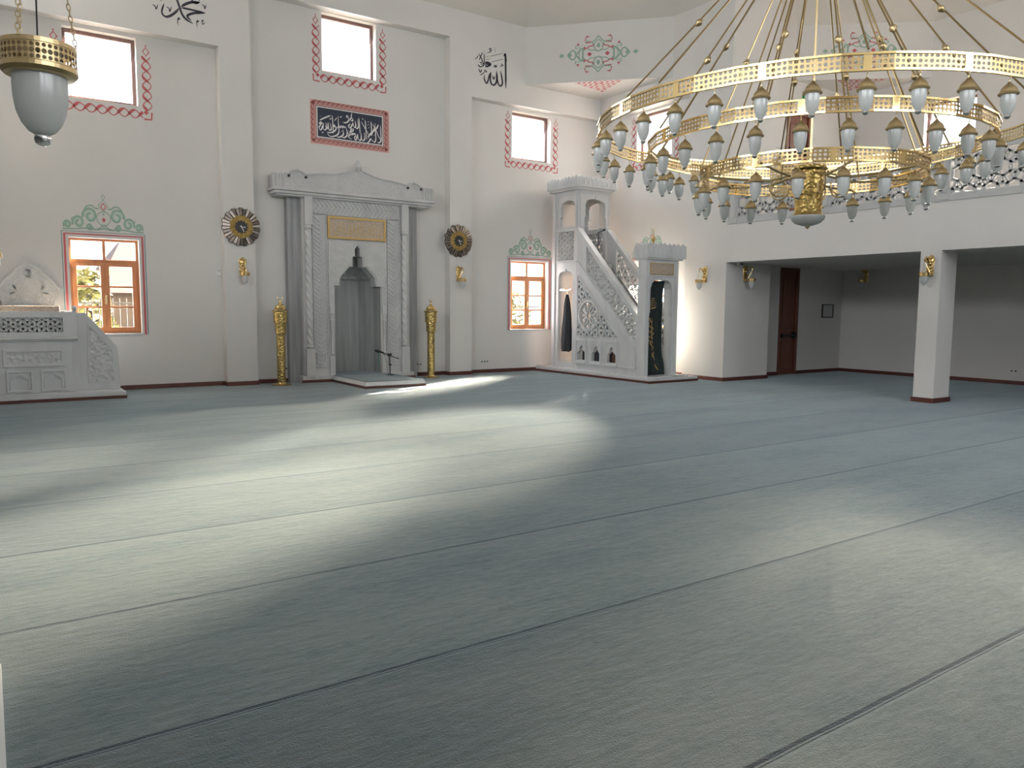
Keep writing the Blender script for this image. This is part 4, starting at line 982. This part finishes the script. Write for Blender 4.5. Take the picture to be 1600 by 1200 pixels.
b = MB(); b.lathe([(.04, 3.98), (.05, 4.0), (.02, 4.04), (.008, 4.1), (.008, 9.6)], (LC[0], LC[1], 0), 10); b.build('ceiling_rod', M_brass, hl, smooth=True)

# ------------------------------------------------------------------ wall sconces (local: wall at y=0, room towards -y)
sc = thing('wall_sconce', 'gold scroll wall sconce with a white glass cup under the left sunburst clock', 'wall lamp', (0, 0, 0), 'gold wall sconces')
b = MB(); b.lathe([(.05, -.16), (.062, -.10), (.055, 0), (.07, .10), (.06, .17), (.02, .21)], (0, 0, 0), 14, Matrix.Diagonal((1, .35, 1, 1)))
for s in (1, -1): b.tube([(s * (.035 + .035 * cos(t)), -.03, .13 + .04 * sin(t)) for t in [math.radians(q) for q in range(-120, 181, 30)]], .014, 6); b.tube([(s * (.03 + .03 * cos(t)), -.03, -.04 + .035 * sin(t)) for t in [math.radians(q) for q in range(-120, 181, 30)]], .012, 6)
b.ball((0, -.035, .06), .035); b.ball((0, -.03, -.13), .028); b.build('back_plate', M_gold, sc, smooth=True)
b = MB(); b.tube([(0, -.03, .02), (0, -.10, .12), (0, -.17, .17), (0, -.21, .13), (0, -.20, .08)], .012, 7); b.tube([(0, -.03, -.12), (0, -.07, -.16), (0, -.12, -.15)], .012, 7); b.build('arm', M_gold, sc, smooth=True)
b = MB(); b.lathe([(.075, -.165), (.088, -.16), (.090, -.10), (.082, -.095), (.078, -.10), (.078, -.16)], (0, -.20, 0), 20); b.build('gold_collar', M_gold, sc, smooth=True)
b = MB(); b.lathe([(.070, -.155), (.071, -.20), (.064, -.25), (.045, -.29), (.016, -.31), (.014, -.325), (.001, -.335)], (0, -.20, 0), 18); b.build('glass_cup', M_frost, sc, smooth=True)
b = MB()
for k in range(3):
    a = 2 * PI * k / 3 + .5; b.tube([(.084 * cos(a), -.20 + .084 * sin(a), -.10), (.0, -.205, .09)], .003, 4)
b.build('chain', M_gold, sc)
sc.location = (4.33, 16.0, 2.37)
dup(sc, (9.34, 16.0, 2.39), 0, 'gold scroll wall sconce with a white glass cup under the right sunburst clock')
dup(sc, (13.65, 12.22, 2.38), -PI / 2, 'gold wall sconce on the front face of the pier beside the pulpit')
dup(sc, (14.29, 11.62, 2.41), 0, 'gold wall sconce on the shaded side of the pier under the balcony')
dup(sc, (18.84, 11.45, 2.50), -PI / 2, 'dim gold wall sconce on the far wall of the shaded room')
dup(sc, (13.65, 7.10, 2.37), -PI / 2, 'gold wall sconce at the top of the square pillar')
dup(sc, (-.05, 12.25, 2.37), PI / 2, 'gold wall sconce cut off by the left edge above the stone platform')
dup(sc, (18.62, 12.1, 6.2), 0, 'blurred gold wall sconce upstairs beyond the balcony door')

# ------------------------------------------------------------------ sunburst clocks (local: wall at y=0)
ck = thing('sunburst_clock', 'round sunburst clock of bronze mirror strips with gold face on the left pilaster', 'clock', (0, 0, 0), 'sunburst mirror clocks')
RXm = Matrix.Rotation(PI / 2, 4, 'X')
b = MB(); b.lathe([(.30, 0), (.30, .015), (.20, .025), (0.001, .025)], (0, 0, 0), 40, RXm); b.build('back_plate', M_black, ck)
pet = None
for i in range(30):
    a = 2 * PI * i / 30; out = .385 if i % 2 == 0 else .36; dz = .010 if i % 2 else .0
    if pet is None:
        b = MB(); b.add([(-.026, -.028, .225), (.026, -.028, .225), (.039, -.020, .385), (-.039, -.020, .385), (-.018, -.045, .23), (.018, -.045, .23), (.028, -.038, .375), (-.028, -.038, .375)],
                        [(0, 1, 2, 3), (4, 7, 6, 5), (0, 4, 5, 1), (1, 5, 6, 2), (2, 6, 7, 3), (3, 7, 4, 0)])
        pet = b.build('mirror_strip', M_mirror, ck); p = pet
    else:
        p = pet.copy(); COL.objects.link(p); p.parent = ck
    p.rotation_euler = (random.uniform(-.06, .06), a, 0); p.scale = (1, 1, 1 if i % 2 == 0 else .955); p.location = (0, -.012 * (i % 2), 0)
b = MB(); b.lathe([(.235, .02), (.235, .04), (.22, .05), (.11, .045), (.10, .04)], (0, 0, 0), 40, RXm); b.build('gold_face', M_goldface, ck)
b = MB(); pts_ = []
for i in range(24): rr = .14 if i % 2 == 0 else .11; pts_.append((rr * sin(2 * PI * i / 24), rr * cos(2 * PI * i / 24)))
mk_ = lambda u, v, d: (u, -d, v)
b.prism(mk_, pts_, .03, .052); b.build('dial', M_black, ck)
b = MB(); b.ribbon(mk_, [(-.03, .005), (.085, -.006)], .010, .054, .057); b.ribbon(mk_, [(-.015, .03), (.045, -.09)], .012, .058, .061); b.build('clock_hands', M_whitep, ck)
ck.location = (4.32, 16.0, 3.175)
dup(ck, (9.33, 16.0, 3.175), 0, 'round sunburst clock of bronze mirror strips with gold face right of the mihrab')

# ------------------------------------------------------------------ gold candle stands
cs = thing('floor_candle_stand', 'tall gold pierced floor candle stand topped with a crescent, left of the mihrab', 'candle stand', (0, 0, 0), 'gold stands flanking the mihrab')
b = MB(); b.lathe([(.195, 0), (.195, .022), (.17, .03), (.10, .038), (.085, .06)], n=32); b.build('foot', M_gold, cs, smooth=True)
b = MB(); b.lathe([(.088, .05)] + [(.086, .05 + .05 * i) for i in range(1, 20)] + [(.088, 1.04), (.108, 1.06), (.112, 1.28)], n=28); b.build('pierced_shaft', M_goldpat, cs, smooth=True)
b = MB(); b.lathe([(.112, 1.26), (.135, 1.27), (.138, 1.50), (.125, 1.505)], n=16); b.build('pierced_drum', M_goldpat, cs)
b = MB(); b.lathe([(.150, 1.495), (.158, 1.505), (.158, 1.53), (.13, 1.545), (.115, 1.56), (.12, 1.575), (.10, 1.60), (.095, 1.625), (.06, 1.645), (.03, 1.66), (.035, 1.675), (.012, 1.69), (.007, 1.73), (.001, 1.735)], n=28); tp = b.build('tiered_cap', M_gold, cs, smooth=True)
b = MB(); b.tube([(.048 * cos(a), 0, 1.778 + .048 * sin(a)) for a in [math.radians(q) for q in range(-220, 41, 20)]], [.003, .006, .008, .009, .010, .011, .011, .011, .010, .009, .008, .006, .004, .003], 6); b.build('crescent', M_gold, tp, smooth=True)
cs.location = (4.975, 15.69, 0)
dup(cs, (8.45, 15.72, 0), .4, 'tall gold pierced floor candle stand topped with a crescent, right of the mihrab')

# ------------------------------------------------------------------ microphones
r = thing('microphone_stand', 'short black boom microphone stand on the carpeted step of the mihrab', 'microphone stand', (7.22, 15.3, .14))
b = MB(); b.lathe([(.09, .142), (.09, .15), (.02, .158), (.011, .17)], (7.22, 15.3, 0), 20); b.build('foot', M_black, r, smooth=True)
b = MB(); b.tube([(7.22, 15.3, .15), (7.21, 15.3, .58)], .012, 8); b.lathe([(.02, .34), (.02, .39)], (7.215, 15.3, 0), 10); b.tube([(7.215, 15.3, .365), (7.26, 15.3, .365)], .012, 8); b.build('pole', M_black, r, smooth=True)
b = MB(); b.tube([(6.98, 15.3, .645), (7.43, 15.3, .488)], .009, 8); b.box(7.175, 15.27, .55, 7.245, 15.33, .61); b.build('boom', M_black, r)
b = MB(); b.tube([(6.87, 15.3, .685), (6.90, 15.3, .675), (6.94, 15.3, .662), (7.07, 15.3, .63)], [.014, .028, .030, .016], 10); b.tube([(6.86, 15.3, .688), (6.87, 15.3, .685)], [.006, .016], 10); b.build('microphone', M_black, r, smooth=True)
b = MB(); b.tube(catmull([(7.07, 15.3, .63), (7.11, 15.28, .50), (7.14, 15.28, .30), (7.16, 15.26, .155), (7.3, 15.4, .146)], 6), .004, 5); b.build('cable', M_black, r)
b = MB(); b.box(6.945, 15.295, .36, 6.965, 15.305, .63); b.build('hanging_strap', M_teal, r)
r = thing('stair_microphone', 'slim black microphone on a stand at the top of the stone pulpit stair', 'microphone', (12.47, 14.55, 2.46))
b = MB(); b.lathe([(.05, 2.458), (.05, 2.468), (.01, 2.475)], (12.47, 14.60, 0), 14); b.tube([(12.47, 14.60, 2.46), (12.47, 14.60, 3.46)], .010, 8); b.build('pole', M_black, r, smooth=True)
b = MB(); b.tube([(12.45, 14.60, 3.45), (12.60, 14.55, 3.52)], .010, 8); b.tube([(12.57, 14.56, 3.507), (12.605, 14.55, 3.523), (12.63, 14.54, 3.535)], [.014, .022, .018], 8); b.build('microphone', M_black, r, smooth=True)

# ------------------------------------------------------------------ balcony railing
r = thing('balcony_railing', 'pale grey interlaced balcony railing running behind the chandelier', 'railing', (13.6, 6, 3.5))
mb_ = lambda u, v, d: (13.72 - d, u, v)
b = MB(); b.mbox(mb_, -2, 3.48, .09, 11.62, 3.60, 0); b.mbox(mb_, -2, 4.25, .10, 11.62, 4.36, -.02); b.mbox(mb_, -2, 3.58, .06, 11.62, 3.62, .0); b.build('rail_frame', M_rail, r, bev=.006)
for y in (11.45, 9.2, 6.95, 4.7, 2.45, .2):
    b = MB(); b.mbox(mb_, y - .10, 3.5, .10, y + .10, 4.4, -.02); b.mbox(mb_, y - .06, 3.62, .115, y + .06, 4.22, .09); b.build('post', M_rail, r, bev=.006)
for y0, y1 in ((9.3, 11.35), (7.05, 9.1), (4.8, 6.85), (2.55, 4.6), (.3, 2.35)):
    b = MB(); pol = rect(y0, 3.60, y1, 4.26); s = .52
    for i in range(7):
        for j in range(3):
            u, v = y0 + (i + (.5 if j % 2 else 0)) * s * .68, 3.60 + j * .33
            for rr in (.27, .13):
                c = circ(u, v, rr, 26); cur = []
                for p in c + [c[0]]:
                    if inside(p, pol): cur.append(p)
                    else:
                        if len(cur) > 1: b.ribbon(mb_, cur, .03, .02, .055)
                        cur = []
                if len(cur) > 1: b.ribbon(mb_, cur, .03, .02, .055)
            for k in range(6):
                a = PI / 6 + k * PI / 3; p, q = (u + .13 * cos(a), v + .13 * sin(a)), (u + .27 * cos(a), v + .27 * sin(a))
                if inside(p, pol) and inside(q, pol): b.ribbon(mb_, [p, q], .026, .02, .05)
    b.build('pierced_panel', M_rail, r)

# ------------------------------------------------------------------ small fittings
def socket(m, u, v, label, n=2):
    r = thing('power_socket', label, 'socket', m(u, v, 0), 'white wall sockets')
    b = MB(); b.mbox(m, u - .04 * n, v - .04, 0, u + .04 * n, v + .04, .012); b.build('cover', M_plastic, r, bev=.004)
    for i in range(n):
        b = MB(); b.lathe([(.020, .0), (.020, .003)], m(u + (i - (n - 1) / 2) * .08, v, .0115), 12, RXm if m is not ma else Matrix.Rotation(-PI / 2, 4, 'Y')); b.build('outlet', M_black, r)
socket(mq, 5.215, .295, 'white wall socket low on the wall behind the left candle stand', 2)
socket(mq, 8.63 - .22, .275, 'white wall socket low on the wall between the mihrab and right candle stand', 2)
socket(mq, 10.237, .28, 'white wall socket low in the bay left of the casement window', 3)
socket(ma, 7.82, .30, 'white wall socket low on the far wall right of the pillar', 2)
r = thing('thermostat_box', 'small white control box on the wall beside the left pilaster', 'control box', (3.95, QY, 2.28))
b = MB(); b.mbox(mq, 3.885, 2.20, 0, 3.975, 2.35, .03); b.build('housing', M_plastic, r, bev=.006)
b = MB(); b.mbox(mq, 3.905, 2.29, .03, 3.955, 2.33, .033); b.build('display', M_rail, r)
r = thing('security_camera', 'tiny white security camera with black lens under the balcony edge', 'camera', (14.0, 11.5, 2.655))
b = MB(); b.box(13.93, 11.5, 2.60, 14.05, 11.56, 2.655); b.build('housing', M_plastic, r, bev=.01)
b = MB(); b.ball((14.02, 11.49, 2.628), .024); b.build('lens', M_black, r, smooth=True)
r = thing('framed_notice', 'thin black framed notice on the wall right of the dark door', 'picture frame', (18.2, DY, 1.42))
b = MB(); b.frame(md, 17.97, 1.42, 18.45, 1.77, .022, 0, .025); b.build('frame', M_black, r)
b = MB(); b.mbox(md, 17.99, 1.44, 0, 18.43, 1.75, .012); b.build('sheet', M_rail, r)
r = thing('notice_board', 'small white board with dark edges on the upstairs wall left of the balcony door', 'notice board', (15.92, DY, 5.1))
b = MB(); b.frame(md, 15.68, 5.05, 16.16, 5.49, .025, 0, .03); b.build('frame', M_rail, r)
b = MB(); b.mbox(md, 15.70, 5.07, 0, 16.14, 5.47, .015); b.build('sheet', M_whitep, r)
r = thing('exit_sign', 'green emergency exit sign on the upstairs wall above the balcony door', 'sign', (17.0, DY, 6.62))
b = MB(); b.mbox(md, 16.78, 6.69, 0, 17.24, 6.92, .05); b.build('housing', M_exit, r, bev=.006)
b = MB(); b.ribbon(md, [(16.83, 6.80), (16.93, 6.80)], .025, .051); b.flat(md, [(16.83, 6.85), (16.79, 6.80), (16.83, 6.75)], .051); b.flat(md, circ(17.03, 6.875, .018, 10), .0515)
b.ribbon(md, [(17.03, 6.85), (17.01, 6.79), (16.97, 6.76), (16.97, 6.715)], .022, .051); b.ribbon(md, [(17.01, 6.79), (17.05, 6.76), (17.06, 6.715)], .02, .0512); b.ribbon(md, [(16.98, 6.83), (17.03, 6.84), (17.07, 6.81)], .016, .0514); b.frame(md, 17.10, 6.715, 17.2, 6.89, .018, .05, .0515)
tag(b.build('pictogram', M_whitep, r), 'white running figure, arrow and doorway')

# ------------------------------------------------------------------ outside
b = MB(); b.box(-60, 16.65, -.4, 60, 90, -.2); b.box(19.5, -40, -.4, 70, 16.64, -.2)
tag(b.build('ground', M_ground, None, org=(0, 40, -.4)), 'dry ground outside the windows', 'ground', None, 'structure')
def fence(x0, y0, x1, y1, label):
    r = thing('iron_fence', label, 'fence', (x0, y0, -.2), 'iron bar fences outside'); L = math.dist((x0, y0), (x1, y1)); ex, ey = (x1 - x0) / L, (y1 - y0) / L
    b = MB(); n = int(L / .13)
    for i in range(n + 1): x, y = x0 + ex * L * i / n, y0 + ey * L * i / n; b.tube([(x, y, -.2), (x, y, 1.75)], .011, 5)
    b.build('bars', M_iron, r)
    b = MB()
    for z in (.0, .55, 1.1, 1.65): b.tube([(x0, y0, z), (x1, y1, z)], .016, 5)
    b.build('rails', M_iron, r)
fence(-1.5, 18.4, 5.0, 18.4, 'iron bar fence outside the left casement window'); fence(9.0, 18.4, 15.0, 18.4, 'iron bar fence outside the casement window near the pulpit')
def bush(x, y, w, h, label, seed):
    rr = random.Random(seed); b = MB(); vs, fs = [], []
    for i in range(900):
        a, t = rr.random() * 2 * PI, rr.random(); q = (rr.random() ** .5) * w * (1 - .4 * t); z = t * h - .2
        s = .09 + .08 * rr.random(); c = Vector((x + q * cos(a), y + .6 * q * sin(a), z)); d = Vector((rr.uniform(-1, 1), rr.uniform(-1, 1), rr.uniform(-.3, 1))).normalized(); e = d.orthogonal().normalized()
        b.add([c - d * s, c + e * s * .5, c + d * s, c - e * s * .5], [(0, 1, 2, 3)])
    r = thing('bush', label, 'bush', (x, y, -.2), 'bushes outside'); b.build('foliage', M_leaf, r)
    b = MB(); b.tube([(x, y, -.2), (x + .05, y, h * .6)], .05, 7); b.build('stem', M_door, r)
bush(1.95, 20.3, .75, 2.6, 'sunlit yellow green bush outside the left half of the left window', 1); bush(13.6, 20.6, 1.5, 2.3, 'sunlit bush outside the window beside the pulpit', 2)
r = thing('house', 'sunlit neighbouring house with a red tiled roof outside the left window', 'house', (4.5, 30, -.2))
b = MB(); b.box(3.2, 28, -.2, 8, 34, 2.0); b.build('walls', M_house, r)
b = MB(); b.add([(2.9, 27.5, 2.0), (8.5, 27.5, 2.0), (8.5, 34.5, 2.0), (2.9, 34.5, 2.0), (4.2, 31, 4.0), (6.5, 31, 4.0)], [(0, 1, 5, 4), (1, 2, 5), (2, 3, 4, 5), (3, 0, 4), (0, 3, 2, 1)]); b.build('roof', M_rooft, r)
b = MB(); b.box(4.4, 27.96, .5, 5.2, 28.02, 1.5); b.build('house_window', M_navy, r)

# ------------------------------------------------------------------ light
AZ, EL = math.radians(32), math.radians(23.5)
SUN = Vector((cos(EL) * cos(AZ), cos(EL) * sin(AZ), sin(EL)))
w = bpy.data.worlds.new('sky'); SC.world = w; w.use_nodes = True; nt = w.node_tree; bg = nt.nodes['Background']
bg.inputs[0].default_value = (.80, .90, 1.0, 1); bg.inputs[1].default_value = 2.6
def sunlamp(name, e, ang, col, az, el):
    az, el = math.radians(az), math.radians(el); D = Vector((cos(el) * cos(az), cos(el) * sin(az), sin(el)))
    l = bpy.data.lights.new(name, 'SUN'); l.energy = e; l.angle = math.radians(ang); l.color = col
    o = bpy.data.objects.new(name, l); COL.objects.link(o); o.rotation_euler = D.to_track_quat('Z', 'Y').to_euler(); o.location = D * 60; return o
sunlamp('hazy_sun', 46.0, 9, (1, .86, .66), 32.5, 20.8)
sunlamp('bright_sky_round_the_sun', 105.0, 16, (1, .88, .70), 32.5, 28)
# the crisp part of the sunlight, reaching the two low windows by the pulpit
l = bpy.data.lights.new('low_sun', 'SPOT'); l.energy = 3.4e6; l.spot_size = math.radians(5.2); l.spot_blend = .1; l.shadow_soft_size = .25; l.color = (1, .93, .80)
o = bpy.data.objects.new('low_sun', l); COL.objects.link(o); tgt = Vector((13.0, 15.2, 1.9)); o.location = tgt + SUN * 60; o.rotation_euler = SUN.to_track_quat('Z', 'Y').to_euler()
def daylight(name, loc, nrm, sx, sy, e, col=(.86, .93, 1.0), spread=170):
    l = bpy.data.lights.new(name, 'AREA'); l.shape = 'RECTANGLE'; l.size = sx; l.size_y = sy; l.energy = e; l.color = col; l.spread = math.radians(spread)
    o = bpy.data.objects.new(name, l); COL.objects.link(o); o.location = loc; o.rotation_euler = (Vector(nrm).normalized() - Vector((0, 0, .62 if loc[2] > 4 else .1))).to_track_quat('-Z', 'Z').to_euler(); return o
KW = .30
for k, (m, u0, v0, u1, v1) in list(UPW.items()) + list(LOW.items()):
    c = Vector(m((u0 + u1) / 2, (v0 + v1) / 2, -.30)); nn = Vector(m(0, 0, 1)) - Vector(m(0, 0, 0))
    daylight('window_daylight', c, nn, u1 - u0, v1 - v0, (120 if k < 6 else 150) * KW, (.80, .90, 1.0) if k not in (4, 5, 8) else (1, .93, .84))
l = daylight('added_sun_pool_beam', (19.1, 9.57, 6.05), (-1, 0, 0), 1.15, 1.15, 150, (1, .87, .68), 11)  # extra lamp at this window, added to strengthen the sun pool on the carpet
l.rotation_euler = (-Vector((cos(math.radians(21.5)) * cos(math.radians(27.5)), cos(math.radians(21.5)) * sin(math.radians(27.5)), sin(math.radians(21.5))))).to_track_quat('-Z', 'Z').to_euler()
for u in (-.2, 4.7): daylight('window_daylight', (19.0, u, 5.96), (-1, 0, 0), 1.2, 1.2, 45, (1, .94, .86))
for u in (1.4, 4.9, 8.4, 11.9): daylight('window_daylight', (u, -7.2, 5.9), (0, 1, 0), 1.8, 2.6, 105, (.95, .97, 1.0))  # unseen back windows, lamps added for the hall's general light
for u in (-2.6, 1.0, 4.7, 8.4): daylight('window_daylight', (-5.4, u, 5.7), (1, 0, 0), 1.6, 2.2, 150, (.95, .97, 1.0))  # unseen left windows, likewise added to light the hall

# ------------------------------------------------------------------ camera and view
yaw, pitch, roll = math.radians(34.4920781), math.radians(5.6289899), math.radians(.43989971)
F = Vector((sin(yaw) * cos(pitch), cos(yaw) * cos(pitch), -sin(pitch))); Rt = Vector((cos(yaw), -sin(yaw), 0)); U = Rt.cross(F)
X = Rt * cos(roll) + U * sin(roll); Y = -Rt * sin(roll) + U * cos(roll)
cam = bpy.data.cameras.new('camera'); co = bpy.data.objects.new('camera', cam); COL.objects.link(co)
co.matrix_world = Matrix(((X.x, Y.x, -F.x, 0), (X.y, Y.y, -F.y, 0), (X.z, Y.z, -F.z, 1.6), (0, 0, 0, 1)))
cam.sensor_width = 36; cam.lens = 1205.033 / 1600 * 36; cam.shift_x = -.00291; cam.shift_y = .00048; cam.clip_start = .03; cam.clip_end = 300
SC.camera = co
vs_ = SC.view_settings; vs_.view_transform = 'Standard'; vs_.look = 'None'; vs_.gamma = 1; vs_.exposure = 0.42; vs_.use_curve_mapping = False
cy = SC.cycles; cy.max_bounces = 10; cy.diffuse_bounces = 6; cy.glossy_bounces = 4; cy.transparent_max_bounces = 12; cy.use_denoising = True; cy.sample_clamp_indirect = 6
cy.caustics_reflective = False; cy.caustics_refractive = False
